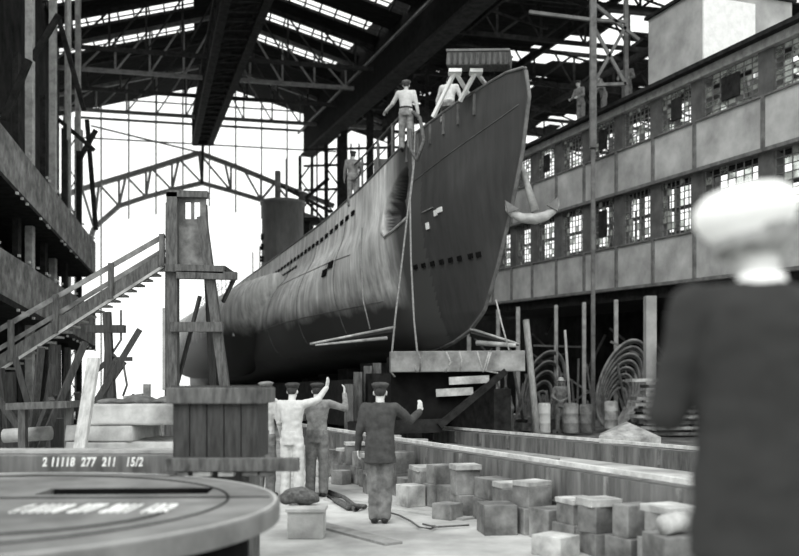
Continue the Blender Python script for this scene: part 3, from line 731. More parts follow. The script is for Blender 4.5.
# ------------------------------------------------------------ ropes
def ropething(pts, r, mt, label, nm='rope', cat='rope'):
    m = MB(); m.poly(pts, r, 6); return solo(m, nm, mt, label, cat, base=tuple(pts[-1]))
ropething([P(x, y, D) for x, y, D in ((413, 132, 22.6), (414, 170, 21.6), (409, 210, 20.9), (402, 270, 20.3), (396, 320, 19.9), (393, 352, 19.8), (392, 372, 19.8), (396, 377, 19.8))], .022, M['roped2'], 'hanging rope down the bow, the one slanting away from the stem')
ropething([P(x, y, D) for x, y, D in ((416, 132, 22.6), (415, 165, 21.4), (411, 200, 20.8), (412, 260, 20.2), (415, 320, 19.8), (418, 350, 19.6), (422, 360, 19.6), (421, 372, 19.6), (417, 372, 19.6), (416, 366, 19.6))], .022, M['roped2'], 'hanging rope down the bow with a looped lower end')
ropething([P(x, y, D) for x, y, D in ((414, 112, 22.3), (421, 118, 22.0), (425, 140, 21.6), (418, 160, 21.4), (412, 150, 22.0), (411, 130, 22.6))], .05, M['roped'], 'dark hawser looped over the bow edge above the anchor recess')
ropething([P(x, y, D) for x, y, D in ((363, 228, 25), (362, 262, 23.4), (364, 300, 22.6), (371, 329, 22.4))], .018, M['roped2'], 'thin line hanging down the hull onto the bow plane')
ropething([P(x, y, D) for x, y, D in ((497, 300, 20.6), (503, 325, 20.4), (510, 350, 20.2))], .02, M['rope'], 'thin line running from the stem foot to the cradle beam')
# ------------------------------------------------------------ launching cradle
cr_ = thing('launching_cradle', 'timber launching cradle under the submarine bow', 'cradle', (1.2, 21, 0))
m = MB(); m.beam(P(391, 362, 20.0), P(524, 361, 20.2), .5, .46, bev=.02); m.build('cross_beam', M['block2'], cr_)
m = MB()
for a, b, c in (((447, 352), (452, 362), (446, 372)), ((478, 351), (484, 372), (490, 352)), ((492, 352), (486, 371), (499, 373)), ((460, 352), (463, 360), (461, 371))):
    m.poly([P(*a, 19.72), P(*b, 19.7), P(*c, 19.72)], .022, 5)
m.build('lashing', M['rope'], cr_)
m = MB(); m.beam(P(440, 426, 19.75), P(506, 371, 20.0), .2, .14); m.build('raking_shore', M['dark'], cr_)
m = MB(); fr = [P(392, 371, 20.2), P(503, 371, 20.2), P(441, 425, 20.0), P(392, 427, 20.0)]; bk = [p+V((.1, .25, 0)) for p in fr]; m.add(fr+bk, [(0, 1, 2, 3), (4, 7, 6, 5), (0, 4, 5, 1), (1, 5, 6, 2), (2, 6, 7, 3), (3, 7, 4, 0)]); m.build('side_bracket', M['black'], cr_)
m = MB(); m.beam(P(350, 428, 20.3), P(443, 425, 20.2), .6, .3); m.beam(P(400, 381, 20.6), P(470, 379, 20.6), .3, .2); m.build('sill_beam', M['dark'], cr_)
for k, (y, x0, x1) in enumerate(((380, 450, 490), (392, 437, 474))):
    m = MB(); m.beam(P(x0, y+1, 19.95), P(x1, y-1, 19.95), .12, .17); m.build('packing_board', M['blockl'], cr_)
m = MB()
for px, y0, D in ((359, 372, 21), (369, 366, 21.4), (378, 363, 21.6), (350, 384, 20.6), (389, 378, 21.0), (405, 384, 20.8)):
    m2 = MB(); X = (px-CX)/F*D; m2.beam((X, D, .2), (X, D, P(px, y0, D).z), .2, .2); m2.build('shore_post', M['wood'], cr_)
for k in range(14):
    s = 7+k*2.6; zk = interp(s, ZK); p = S0+AX*s; m = MB()
    m.box(p+V((0, 0, zk/2-.02)), (1.4, 1.1, zk-.05), rz=.35); m.build('keel_crib', M['dark'], cr_)
m = MB(); m.box(P(398, 402, 21.6), (1.6, 1.4, 1.35), rz=.35); m.build('crib_filling', M['dark'], cr_)
m = MB(); m.beam(S0+AX*4+NN*1.3+V((0, 0, 1.2)), S0+AX*40+NN*1.6+V((0, 0, .9)), .5, 1.4); m.beam(S0+AX*4-NN*1.3+V((0, 0, 1.0)), S0+AX*40-NN*1.6+V((0, 0, .9)), .5, 1.2); m.build('sliding_way', M['dark'], cr_)
# ------------------------------------------------------------ ways beams
def way(p0, p1, wdt, hgt, label):
    t = thing('slipway_beam', label, 'beam', (p1.x, p1.y, 0), 'long ground ways beside the cradle')
    m = MB(); m.beam(p0-V((0, 0, hgt/2+.05)), p1-V((0, 0, hgt/2+.05)), wdt, hgt-.06); m.build('side_timber', M['beamside'], t)
    m = MB(); off_ = V((-(p1-p0).y, (p1-p0).x, 0)).normalized(); off_ = (off_ if off_.x < 0 else -off_)*(wdt/2-.04); m.beam(p0-V((0, 0, .01))+off_, p1-V((0, 0, .01))+off_, .07, .05); m.build('top_plank', M['beamtop'], t)
    m = MB(); L = (p1-p0).length; d = (p1-p0)/L; nn = V((-d.y, d.x, 0)).normalized()
    if nn.x > 0: nn = -nn
    k = .4
    while k < L: c = p0+d*k-V((0, 0, hgt*.5+.02))+nn*(wdt/2+.01); m.box(c, (.04, .05, hgt*.72), rz=math.atan2(d.y, d.x)+math.pi/2); k += 1.15
    m.build('side_cleats', M['block'], t)
    return t
e0 = V((2.95, 8.2, .80)); e1 = V((-2.6, 21.5, .82))
way(e0, e1, .30, .42, 'long grey ways timber directly above the pile of blocks')
f0 = V((4.8, 12.6, .78)); f1 = V((.7, 22.0, .72))
way(f0, f1, .30, .34, 'long pale-topped ways timber farther from the aisle')
m = MB(); random.seed(31)
md_ = V((0, 0, .2))
m.beam(e0.lerp(f0, .5)*1+V((0, 0, -.62)), e1.lerp(f1, .5)+V((0, 0, -.62)), 1.3, .5)
solo(m, 'slipway_bed', M['rubble'], 'low dark bed between the two long ways timbers', 'slipway bed')
dd = (e1-e0).normalized()
m = MB()
for k in range(11):
    p = e0.lerp(e1, .05+k*.085)+V((.55+random.uniform(0, .35), .1, -.28))
    q = thing('timber_offcut', '%s offcut counted from the near end, lying between the two ways timbers' % ORD[k], 'offcut', tuple(p-V((0, 0, .08))), 'offcuts between the ways')
    b_ = MB(); b_.box(p+V((0, 0, .05)), (random.uniform(.3, .6), random.uniform(.15, .3), .22), rz=random.uniform(-.8, .8)); o = b_.build('board', M['blockl'] if k % 3 else M['block'], q)
# ------------------------------------------------------------ keel block pile
random.seed(12); bi = 0
d1 = (e1-e0).normalized(); nb = V((-d1.y, d1.x, 0)).normalized()
if nb.x > 0: nb = -nb
L0 = 0.15; rows = {'lower': 0, 'upper': 0, 'inner': 0}
def block(c, sz, rz, mt, lab):
    m = MB(); m.box(c, sz, rz=rz, bev=.009)
    return solo(m, 'keel_block', mt, lab, 'timber block', 'timber blocks piled along the ways', base=(c[0], c[1], c[2]-sz[2]/2))
ang = math.atan2(d1.y, d1.x)
k = 0; pos = .2
hts = [.30, .30]
while pos < 14.2 and k < 20:
    s1 = random.uniform(.34, .50); p = V((e0.x, e0.y, 0))+d1*pos+nb*(.42+random.uniform(-.02, .05))
    h1 = random.uniform(.22, .34)
    block((p.x, p.y, h1/2+.0), (s1, .40, h1), ang+random.uniform(-.12, .12), M['block'], 'rough keel block in the bottom row of the pile, %s from the near end' % ORD[k])
    q = p+nb*random.uniform(-.01, .06)
    if k not in (4, 9, 12):
        h2 = random.uniform(.18, .34)
        block((q.x, q.y, h1+h2/2), (s1*random.uniform(.6, .95), .34, h2), ang+random.uniform(-.2, .2), M['block'], 'rough keel block in the second row of the pile, %s from the near end' % ORD[k])
        if k % 3 != 1:
            h3 = random.uniform(.04, .08); block((q.x, q.y, h1+h2+h3/2), (s1*random.uniform(.7, 1.1), .36, h3), ang+random.uniform(-.3, .3), M['blockl'], 'thin pale packing board capping the %s block stack from the near end' % ORD[k])
    pos += s1+random.uniform(.05, .16); k += 1
pos = .1; k = 0
while pos < 12 and k < 20:
    s1 = random.uniform(.34, .5); p = V((e0.x, e0.y, 0))+d1*pos-nb*.02
    block((p.x, p.y, .14), (s1, .22, .28), ang, M['block'], 'keel block wedged below the ways timber, %s from the near end' % ORD[k]); pos += s1+.12; k += 1
k = 0
for pos, off, s1, hh in ((1.3, .95, .36, .2), (2.7, .85, .42, .34), (3.9, .9, .30, .2), (5.2, .85, .33, .3), (6.8, .8, .3, .3), (8.2, .85, .26, .24), (9.6, .8, .3, .3)):
    p = V((e0.x, e0.y, 0))+d1*pos+nb*off
    block((p.x, p.y, hh/2), (s1, s1*.9, hh), ang+random.uniform(-.6, .6), M['blockl'] if k % 3 == 0 else M['block'], 'loose keel block on the aisle floor before the pile, %s from the near end' % ORD[k]); k += 1
block((2.31, 7.5, .23), (.42, .4, .46), .2, M['block'], 'squarish keel block carrying the pale round log, at the near end of the pile')
m = MB(); m.tube((2.18, 7.42, .545), (2.42, 7.56, .565), .085, n=14); solo(m, 'short_log', M['blockl'], 'pale short round log lying on a block at the near end of the pile', 'log', base=(2.3, 7.5, .46))
# ------------------------------------------------------------ right side clutter
gr_ = MB()
for k in range(40): pass
def drum(px, y1, y0, wpx, mt, label, nm='drum', cat='drum', lid=True):
    D = CAMH*F/(y1-HY) if False else 27.0; c = P(px, y1, D); r = wpx/2/F*D; h = (y1-y0)/F*D
    c.z = max(c.z, 0.0)
    t = thing(nm, label, cat, tuple(c)); m = MB(); m.lathe([(r*.95, 0), (r, .04), (r*.98, h*.33), (r*1.03, h*.35), (r*.98, h*.37), (r*.98, h*.66), (r*1.03, h*.68), (r*.98, h*.7), (r, h-.03), (r*.96, h)], c, 20)
    m.build('body', mt, t); m = MB(); m.lathe([(r*.85, h), (r*.85, h+.03)], c, 20); m.build('lid', mt, t)
    m = MB(); m.tube((c.x, c.y, 0), (c.x, c.y, c.z), r*.9)
# raised quay ground on the right
m = MB(); m.box((12.0, 31.0, .05), (20, 14, .30), rz=.32); q = solo(m, 'quay_slab', M['rubble'], 'low cluttered slab below the right gallery', 'slab', base=(12, 31, -.1))
drum(545, 433, 404, 13, M['white'], 'pale upright drum just behind the far ways timber, beside the hatted workman')
drum(572, 433, 404, 15, M['lsteel'], 'grey drum on the other side of the hatted workman')
drum(587, 433, 405, 13, M['block'], 'dull grey drum between the hatted workman and the big coil')
drum(612, 429, 402, 13, M['blockl'], 'pale drum standing in front of the big cable coil')
def pole(a, b, D, r, mt, label, D2=None):
    m = MB(); m.tube(P(*a, D), P(*b, D2 or D), r, r*.85, 8); return solo(m, 'wooden_pole', mt, label, 'pole', base=tuple(P(*a, D)))
pole((538, 436), (527, 320), 25.5, .11, M['woodl'], 'thick pale pole leaning upright beside the pale drum', 26)
pole((572, 425), (566, 330), 27.5, .045, M['woodl'], 'thin pale pole rising behind the hatted workman')
pole((559, 425), (558, 345), 28.5, .035, M['block'], 'thin dull pole left of the hatted workman')
pole((525, 425), (513, 360), 30.5, .05, M['wood'], 'short leaning pole beside the cradle beam end')
def coil(cx, cy, hw, hh, D, tilt, n, mt, label, seed):
    random.seed(seed)
    t = thing('cable_coil', label, 'cable coil', tuple(P(cx-hh*math.sin(tilt)*.9, cy+hh, D)))
    m = MB(); bot = V((-math.sin(tilt)*hh, hh))  # px offsets (x right, y down)
    for k in range(n):
        f = 1-.62*k/(n-1); pts = []
        for j in range(40):
            a = 2*math.pi*j/40; x = hw*f*math.cos(a); y = hh*f*math.sin(a)+hh*(1-f)*.75
            X = cx+x*math.cos(tilt)-y*math.sin(tilt)+random.uniform(-.2, .2); Y = cy+x*math.sin(tilt)*.6+y*math.cos(tilt)
            pts.append(P(X, Y, D+.09*k+(-.10 if j < 20 else .1)))
        m.poly(pts, .045, 6, closed=True)
    m.build('turns', mt, t)
    m = MB()
    for k in range(n-1):
        f = .97-.62*k/(n-1); pts = []
        for j in range(40):
            a = 2*math.pi*j/40; x = hw*f*math.cos(a); y = hh*f*math.sin(a)+hh*(1-f)*.75
            pts.append(P(cx+x*math.cos(tilt)-y*math.sin(tilt), cy+x*math.sin(tilt)*.6+y*math.cos(tilt), D+.2+.09*k))
        m.poly(pts, .05, 6, closed=True)
    m.build('rear_turns', M['roped'], t)
coil(624, 384, 24, 46, 28.5, .30, 8, M['block'], 'big tilted oval coil of cable standing below the gallery', 2)
coil(545, 388, 20, 38, 33, .25, 5, M['steel'], 'smaller dim coil of cable standing farther back by the leaning pole', 3)
random.seed(8)
for k in range(11):
    D = 26.3-.12*k; z = .08+.17*k; x0 = P(640, 400, D).x
    m = MB(); m.box((x0+1.5+random.uniform(-.2, .1), D+random.uniform(0, .2), z+.05), (3.2+random.uniform(-.5, .3), .8, .09), rz=random.uniform(-.06, .06))
    solo(m, 'stacked_plank', M['block'] if k % 2 else M['blockl'], 'plank of the stack behind the white-capped man, %s from the bottom' % ORD[k], 'plank', 'planks stacked near the big coil')
m = MB(); a = P(600, 436, 23); b = P(662, 437, 22.5); c = P(630, 423, 23.5)
m.add([a, b, c, a+V((.3, 1.2, 0)), b+V((.1, 1.2, 0)), c+V((.2, 1.0, 0)), a-V((0, 0, .25)), b-V((0, 0, .25)), a+V((.3, 1.2, -.25)), b+V((.1, 1.2, -.25))], [(0, 1, 2), (3, 5, 4), (0, 2, 5, 3), (1, 4, 5, 2), (0, 6, 7, 1), (3, 4, 9, 8), (0, 3, 8, 6), (1, 7, 9, 4), (6, 8, 9, 7)])
solo(m, 'tarpaulin', M['blockl'], 'pale tarpaulin tented over a low heap beside the ways', 'tarpaulin')
# winch near the stooping workman
wt = thing('hand_winch', 'dark low winch frame beside the stooping workman', 'winch', tuple(P(485, 425, 31)))
m = MB()
for x in (468, 500): m.beam(P(x, 428, 31), P(x+2, 398, 31), .15, .2)
m.beam(P(466, 412, 31), P(503, 410, 31), .2, .2); m.build('frame', M['dark'], wt)
m = MB(); m.tube(P(470, 404, 31.2), P(490, 404, 31.2), .32, n=16); m.build('drum', M['lsteel'], wt)
m = MB(); m.poly([P(490, 404, 31), P(492, 394, 30.8), P(497, 392, 30.8)], .04, 6); m.build('crank', M['dark'], wt)
m = MB(); random.seed(14)
for k in range(45):
    px = random.uniform(455, 690); D = random.uniform(27, 36); p = P(px, 400, D); p.z = random.uniform(.1, .5)
    m.box(p, (random.uniform(.2, 1.2), random.uniform(.2, .6), random.uniform(.1, .5)), R=Matrix.Rotation(random.uniform(-1, 1), 3, 'Z') @ Matrix.Rotation(random.uniform(-.4, .4), 3, 'X'))
tag(m.build('yard_debris', M['rubble'], base=(8, 30, 0)), 'heaped dark debris and scrap below the gallery', 'debris', kind='stuff')
m = MB(); random.seed(15)
for k in range(30):
    px = random.uniform(500, 640); D = random.uniform(29, 35); p = P(px, 400, D); p.z = .1
    m.beam(p, p+V((random.uniform(-.8, .8), random.uniform(-.5, .5), random.uniform(.8, 2.6))), .06, .06)
tag(m.build('scrap_bars', M['steel'], base=(8, 30, 0)), 'upright scrap bars leaning below the gallery', 'scrap', kind='stuff')
# ------------------------------------------------------------ foreground disc
DCx, DCy, DR, DZ = -3.02, 6.05, 2.2, .90
dk = thing('steel_turntable', 'large round steel plate with a long slot, chalk figures on it', 'turntable', (DCx, DCy, 0))
cut = MB(); cut.box((-2.05, 6.80, DZ), (1.25, .42, .3), rz=.06); cutter = cut.build('slot_cutter', M['black'])
m = MB(); m.lathe([(DR, DZ-.13), (DR, DZ-.01), (DR-.01, DZ), (.02, DZ)][::1], (DCx, DCy, 0), 96)
m.v += []; 
pl_ = m.build('plate', [M['disc']], dk, boolcut=None)
# boolean slot
md = pl_.modifiers.new('b', 'BOOLEAN'); md.operation = 'DIFFERENCE'; md.object = cutter; md.solver = 'EXACT'
bpy.context.view_layer.update()
ne = bpy.data.meshes.new_from_object(pl_.evaluated_get(bpy.context.evaluated_depsgraph_get())); pl_.modifiers.clear(); pl_.data = ne
for p in ne.polygons: p.use_smooth = False
bpy.data.objects.remove(cutter)
m = MB(); m.box((-2.05, 6.80, DZ-.1), (1.28, .46, .1), rz=.06); m.box((-2.05, 7.0, DZ-.066), (1.24, .02, .12), rz=.06); m.build('slot_shade', M['black'], dk)  # black insert in place of the shade inside the slot
m = MB(); ang_ = [2*math.pi*k/96 for k in range(96)]
m.poly([V((DCx+(DR-.03)*math.cos(a), DCy+(DR-.03)*math.sin(a), DZ-.022)) for a in ang_], .026, 8, closed=True); m.build('rim', M['discrim'], dk)
m = MB(); m.poly([V((DCx+(DR-.36)*math.cos(a), DCy+(DR-.36)*math.sin(a), DZ)) for a in ang_], .010, 5, closed=True)
m.poly([V((DCx+1.15*math.cos(a)+.4, DCy-.35+1.0*math.sin(a), DZ)) for a in ang_[60:96]], .012, 5)
m.beam((DCx-2.1, 6.27, DZ+.002), (DCx+2.1, 6.40, DZ+.002), .02, .012); m.build('seam_line', M['dark'], dk)
m = MB(); m.lathe([(DR-.22, 0), (DR-.22, DZ-.16)], (DCx, DCy, 0), 64); m.build('drum_base', M['black'], dk)  # drum coloured black to stand for the shadow beneath the rim
def text(body, size, loc, rot, sx, sy, mt, parent, nm='chalk_figures', shear=.2):
    cu = bpy.data.curves.new('t', 'FONT'); cu.body = body; cu.size = size; cu.extrude = .004; cu.shear = shear; cu.space_character = 1.15; cu.offset = .004
    ob = bpy.data.objects.new('t', cu); C.objects.link(ob); bpy.context.view_layer.update()
    me = bpy.data.meshes.new_from_object(ob.evaluated_get(bpy.context.evaluated_depsgraph_get())); bpy.data.objects.remove(ob)
    T = Matrix.Translation(loc) @ rot.to_4x4() @ Matrix.Diagonal((sx, sy, 1, 1))
    me.transform(wm(parent).inverted() @ T); me.materials.clear(); me.materials.append(mt)
    o = bpy.data.objects.new(nm, me); C.objects.link(o); o.parent = parent
    return o
text('6 11118  277  2011  13/2', .11, V((-2.45, 5.63, DZ+.004)), Matrix.Rotation(.02, 3, 'Z'), .75, 4.6, M['chalk'], dk)
# chalked beam behind the plate
cb = thing('chalked_beam', 'grey timber beam with a row of chalk figures behind the round plate', 'beam', (-3.1, 8.6, 0))
m = MB(); m.beam((-5.2, 8.55, .94), (-2.12, 8.62, .94), .3, .20, bev=.01); m.build('timber', M['beamside'], cb)
m = MB(); m.beam((-5.2, 8.72, 1.06), (-2.1, 8.78, 1.06), .3, .03); m.build('top_board', M['lsteel'], cb)
m = MB()
for x in (-4.8, -3.4, -2.3): m.box((x, 8.65, .415), (.3, .3, .83))
m.build('support', M['dark'], cb)
text('2 11118  277  211   15/2', .11, V((-3.32, 8.375, .945)), Matrix.Rotation(.022, 3, 'Z') @ Matrix.Rotation(math.pi/2, 3, 'X'), .72, 1.05, M['chalk'], cb)
# ------------------------------------------------------------ pedestal
pd = thing('wooden_bollard', 'dark wooden box pedestal with a thick top cap beside the round plate', 'pedestal', (-1.68, 8.35, 0))
x0, x1 = P(173, 0, 8).x, P(259, 0, 8).x
m = MB()
nbd = 5
for k in range(nbd):
    a = lerp(x0, x1, k/nbd); b = lerp(x0, x1, (k+1)/nbd); m.box(((a+b)/2, 8.04, 1.285), (b-a-.008, .05, .50), bev=.005)
m.box(((x0+x1)/2, 8.4, 1.285), (x1-x0-.03, .68, .50)); m.build('body', M['woodd'], pd)
m = MB(); m.box(((x0+x1)/2, 8.38, 1.605), (x1-x0+.09, .84, .145), bev=.012); m.build('top_cap', M['wood'], pd)
m = MB(); m.box(((x0+x1)/2, 8.38, 1.685), (x1-x0+.02, .76, .02), bev=.005); m.build('top_board', M['woodd'], pd)
m = MB(); m.box((P(234, 0, 7.95).x, 7.93, 1.0), (P(300, 0, 8).x-P(168, 0, 8).x, .12, .115), rz=-.0, bev=.008); m.build('base_board', M['wood'], pd)
m = MB(); m.box(((x0+x1)/2-.1, 8.45, .47), (x1-x0, .6, .94)); m.build('plinth', M['wood'], pd)
for k, (px, w_, mt) in enumerate(((204, .16, 'blockl'), (228, .14, 'blockl'), (252, .14, 'block'), (185, .1, 'block'), (268, .12, 'block'))):
    m = MB(); c = P(px, 473, 7.95); m.box((c.x, 7.95, .92), (w_, .12, .05), bev=.012); m.build('packing_stone', M[mt], pd)
# small crate with sack
bx = thing('concrete_box', 'pale square box on the aisle floor before the white-clad workman', 'box', (P(308, 0, 10).x, 10.1, 0))
m = MB(); m.box((P(307, 0, 10).x, 10.1, .15), (.40, .36, .30), bev=.012); m.build('body', M['pale'], bx)
m = MB(); m.box((P(307, 0, 10).x, 10.1, .315), (.44, .40, .04), bev=.008); m.build('lid', M['pale'], bx)
m = MB(); m.ell(P(300, 496, 10.3), (.20, .16, .10)); m.ell(P(310, 498, 10.25), (.13, .12, .08)); m.ell(P(290, 498, 10.3), (.12, .13, .07))
solo(m, 'sack', M['roped'], 'dark crumpled sack lying on top of the pale box', 'sack', voxel=.012, wrinkle=.02)
# ropes on floor
def G(px, py): D = CAMH*F/(py-HY); return V(((px-CX)/F*D, D, .035))
ropething([G(*a) for a in ((318, 497), (330, 494), (345, 500), (355, 508), (366, 509), (357, 512), (343, 505), (330, 499), (336, 503), (350, 511))], .035, M['roped'], 'dark rope lying behind the grey-shirted workman\'s heels', 'floor_rope')
ropething([G(*a) for a in ((390, 515), (400, 518), (412, 524), (420, 530), (432, 532), (436, 529), (424, 527), (436, 530), (470, 528))], .012, M['roped'], 'thin cable on the aisle floor beside the suited man\'s shoes', 'floor_cable', 'cable')
ropething([G(*a) for a in ((330, 478), (352, 474), (372, 470), (395, 476))], .015, M['roped'], 'thin cable crossing the aisle behind the saluting men', 'floor_cable', 'cable')
# ------------------------------------------------------------ left: rubble slabs, board, clutter
random.seed(17)
zz_ = 0; D = 12.2; k = 0
courses = [(62, 172, .36), (60, 172, .33), (66, 178, .24), (66, 176, .22), (86, 176, .30)]
for a, b, hh in courses:
    xa = P(a, 0, D).x; xb = P(b, 0, D).x; m = MB()
    n_ = 1 if k != 3 else 1
    if k == 3: xb = P(132, 0, D).x
    cx_ = (xa+xb)/2; bmv = bmesh.new(); bmesh.ops.create_cube(bmv, size=1); bmesh.ops.subdivide_edges(bmv, edges=bmv.edges[:], cuts=7, use_grid_fill=True)
    vs = []
    for v in bmv.verts:
        c = V((v.co.x*(xb-xa), v.co.y*1.5, v.co.z*hh*.98)); nz = noise.noise_vector(c*2.2+V((k*5, 0, 0)))*.07; nz.z *= .25; vs.append(c+nz+V((cx_, D+.75, zz_+hh/2)))
    bmv.verts.index_update(); m.add(vs, [[v.index for v in f.verts] for f in bmv.faces], True); bmv.free()
    solo(m, 'concrete_slab', M['pale'], 'rough pale concrete slab stacked behind the beam, %s from the bottom' % ORD[k], 'concrete slab', 'stacked concrete slabs')
    zz_ += hh; k += 1
m = MB(); random.seed(2)
for i in range(10): m.ell((random.uniform(-4.0, -3.1), 12.4+random.uniform(0, .4), zz_+.02), (random.uniform(.1, .3), .2, random.uniform(.03, .09)))
tag(m.build('loose_rubble', M['rubble'], base=(-3.6, 12.3, zz_-.02)), 'loose dark rubble on top of the concrete slabs', 'rubble', kind='stuff')
m = MB(); lb, lt = P(79, 462, 11.3), P(95, 358, 11.6); lb = lb-(lt-lb)*(lb.z/(lt.z-lb.z)); m.beam(lb, lt, .17, .06, bev=.008); solo(m, 'leaning_board', M['woodl'], 'pale board leaning against the stacked concrete slabs', 'board')
m = MB(); m.beam(P(95, 400, 13.2), P(98, 382, 13.3), .12, .12); m.beam(P(148, 404, 14), P(148, 384, 14), .14, .1); 
pst = MB(); pst.beam(P(148, 409, 13.2), P(148, 384, 13.2), .09, .09); pst.beam(P(126, 403, 13.3), P(145, 400, 13.3), .1, .2); solo(pst, 'short_post', M['block'], 'short upright post with a plank end on top of the slabs', 'post')
m = MB(); m.beam(P(19, 406, 12.4), P(78, 404, 12.4), .8, .09); m.beam(P(70, 404, 12.3), (P(70, 0, 12.3).x, 12.3, 0), .1, .1); m.beam(P(24, 404, 12.5), (P(24, 0, 12.5).x, 12.5, 0), .1, .1)
solo(m, 'work_bench', M['wood'], 'rough plank bench below the wooden stairs', 'bench')
m = MB(); m.tube(P(5, 436, 12.8), P(52, 433, 12.8), .10, n=12); solo(m, 'pipe', M['lsteel'], 'pale pipe lying low at the picture edge below the bench', 'pipe')
m = MB()
for k in range(30):
    D = random.uniform(13.5, 19); px = random.uniform(-10, 95); a = P(px, 400, D); a.z = random.uniform(.0, .8); m.beam(a, a+V((random.uniform(-1.2, 1.2), random.uniform(-.6, .6), random.uniform(.4, 2.2))), .09, .09)
for k in range(14):
    D = random.uniform(14, 17); px = random.uniform(0, 90); a = P(px, 400, D); m.box((a.x, D, random.uniform(.2, 1.1)), (random.uniform(.3, .9), .6, random.uniform(.2, .7)), rz=random.uniform(-1, 1))
tag(m.build('timber_clutter', M['woodd'], base=(-6, 15, 0)), 'dark jumbled timbers and props heaped below the stairs', 'timbers', kind='stuff')
def sc_pole(a, b, D, w_, mt, lab, grp='scaffold timbers beside the tower'):
    m = MB(); m.beam(P(*a, D), P(*b, D), w_, w_); return solo(m, 'scaffold_timber', mt, lab, 'timber', base=tuple(P(*a, D)))
m = MB(); D = 15.2; ss = thing('stair_trestle', 'dark timber trestle propping the middle of the stairs', 'trestle', (P(112, 0, D).x, D, 0))
for a, b, w_ in (((117, 395), (108, 312), .12), ((104, 400), (110, 330), .1), ((90, 345), (88, 400), .1), ((122, 400), (112, 350), .06)):
    q = MB(); pa = P(*a, D); pa.z = 0; q.beam(pa, P(*b, D), w_, w_); q.build('leg', M['woodd'], ss)
for a, b, w_ in (((88, 329), (126, 329), .13), ((108, 359), (133, 359), .07), ((96, 372), (116, 355), .07), ((100, 400), (126, 362), .06)):
    q = MB(); q.beam(P(*a, D), P(*b, D), w_, w_); q.build('crossbar', M['woodd'], ss)
q = MB(); q.poly([P(122, 310, D), P(122, 340, D), P(114, 352, D)], .02, 5); q.poly([P(124, 362, D), P(128, 385, D), P(124, 396, D)], .02, 5); q.build('cable', M['roped'], ss)
# ------------------------------------------------------------ wooden tower and stairs
D = 17.0; tw = thing('timber_tower', 'tall timber platform tower with a boarded guard panel', 'tower', (P(195, 0, D).x, D+.5, 0))
def post(a, b, w_, dd, mt='wood', down=True, nm='post'):
    q = MB(); pa = P(*a, D+dd); pb = P(*b, D+dd)
    if down: t = pa.z/(pb.z-pa.z); pa = pa-(pb-pa)*t
    q.beam(pa, pb, w_, w_, up=V((0, 1, 0))); return q.build(nm, M[mt], tw)
post((174, 388), (174, 193), .20, 0); post((226, 388), (203, 217), .17, 0); 
post((170, 388), (171, 203), .14, .55, 'wood'); post((214, 388), (205, 205), .12, 1.1, 'woodd')
q = MB(); pa = P(178, 266, D+.08); pb = P(207, 195, D+.08)
for a, b, c, d in ((178, 207, 197, 202), (178, 186, 202, 219), (192, 195, 202, 219), (201, 207, 202, 219), (178, 207, 219, 266), (178, 207, 195, 197)):
    A = P(a, d, D+.05); B = P(b, c, D+.05); q.box(((A.x+B.x)/2, D+.07, (A.z+B.z)/2), (abs(B.x-A.x), .05, abs(B.z-A.z)))
q.build('guard_panel', M['block'], tw)
q = MB(); q.beam(P(168, 194, D-.02), P(209, 195, D-.02), .16, .12); q.build('top_cap', M['wood'], tw)
for a, b, w_, nm in (((167, 268), (225, 270), .14, 'crossbeam'), ((178, 275), (238, 276), .14, 'crossbeam'), ((172, 327), (224, 327), .18, 'crossbeam')):
    q = MB(); q.beam(P(*a, D-.12), P(*b, D-.12), .14, w_); q.build(nm, M['wood'], tw)
q = MB(); q.box((P(196, 0, D).x, D+.55, P(0, 268, D).z), (1.15, 1.2, .08)); q.build('deck', M['woodd'], tw)
for a, b in (((178, 385), (201, 296)), ((224, 302), (236, 277))):
    q = MB(); q.beam(P(*a, D+.3), P(*b, D+.1), .06, .06); q.build('brace', M['woodd'], tw)
q = MB(); q.beam(P(165, 390, D-.1), P(165, 308, D-.1), .05, .05); q.build('pipe', M['lsteel'], tw)
st = thing('wooden_stairs', 'long wooden stairs with double handrails rising to the tower', 'stairs', (P(5, 0, 17).x, 17, 0))
def SP(px, y, dd=0):
    t = (px-165)/160; return P(px, y, 17.0+.6*t+dd)
def line(px, yl, yr): return lerp(yl, yr, (px-5)/160)
for dd, lab in ((0, 'near'), (.95, 'far')):
    q = MB(); q.beam(SP(-60, line(-60, 361, 260), dd), SP(167, line(167, 361, 260), dd), .07, .26, up=V((0, 0, 1))); q.build('stringer', M['wood'], st)
    for y0, y1, h_r in ((327, 236, .09), (346, 250, .08)):
        q = MB(); q.beam(SP(-60, line(-60, y0, y1), dd), SP(166, line(166, y0, y1), dd), .05, h_r); q.build('handrail', M['block'] if dd == 0 else M['wood'], st)
    for px in (12, 57, 112, 163):
        q = MB(); a = SP(px, line(px, 366, 265), dd-.04); b = SP(px, line(px, 323, 232)+1, dd-.04); q.beam(a, b, .09, .09, up=V((0, 1, 0))); q.build('baluster', M['wood'], st)
for k in range(26):
    px = -55+k*8.6; a = SP(px, line(px, 357, 256)); q = MB(); q.box((a.x, a.y+.48, a.z), (.24, .95, .04)); q.build('tread', M['blockl'], st)
q = MB(); q.beam(SP(-60, line(-60, 368, 266)), SP(167, line(167, 368, 266)), .09, .05); q.build('lower_strip', M['blockl'], st)
q = MB(); a = SP(57, 345, .1); q.beam(a, (a.x, a.y, 0), .14, .14); a = SP(12, 372, .1); q.beam(a, (a.x, a.y, 0), .14, .14); a = SP(-50, 405, .1); q.beam(a, (a.x, a.y, 0), .14, .14); q.build('support_post', M['woodd'], st)
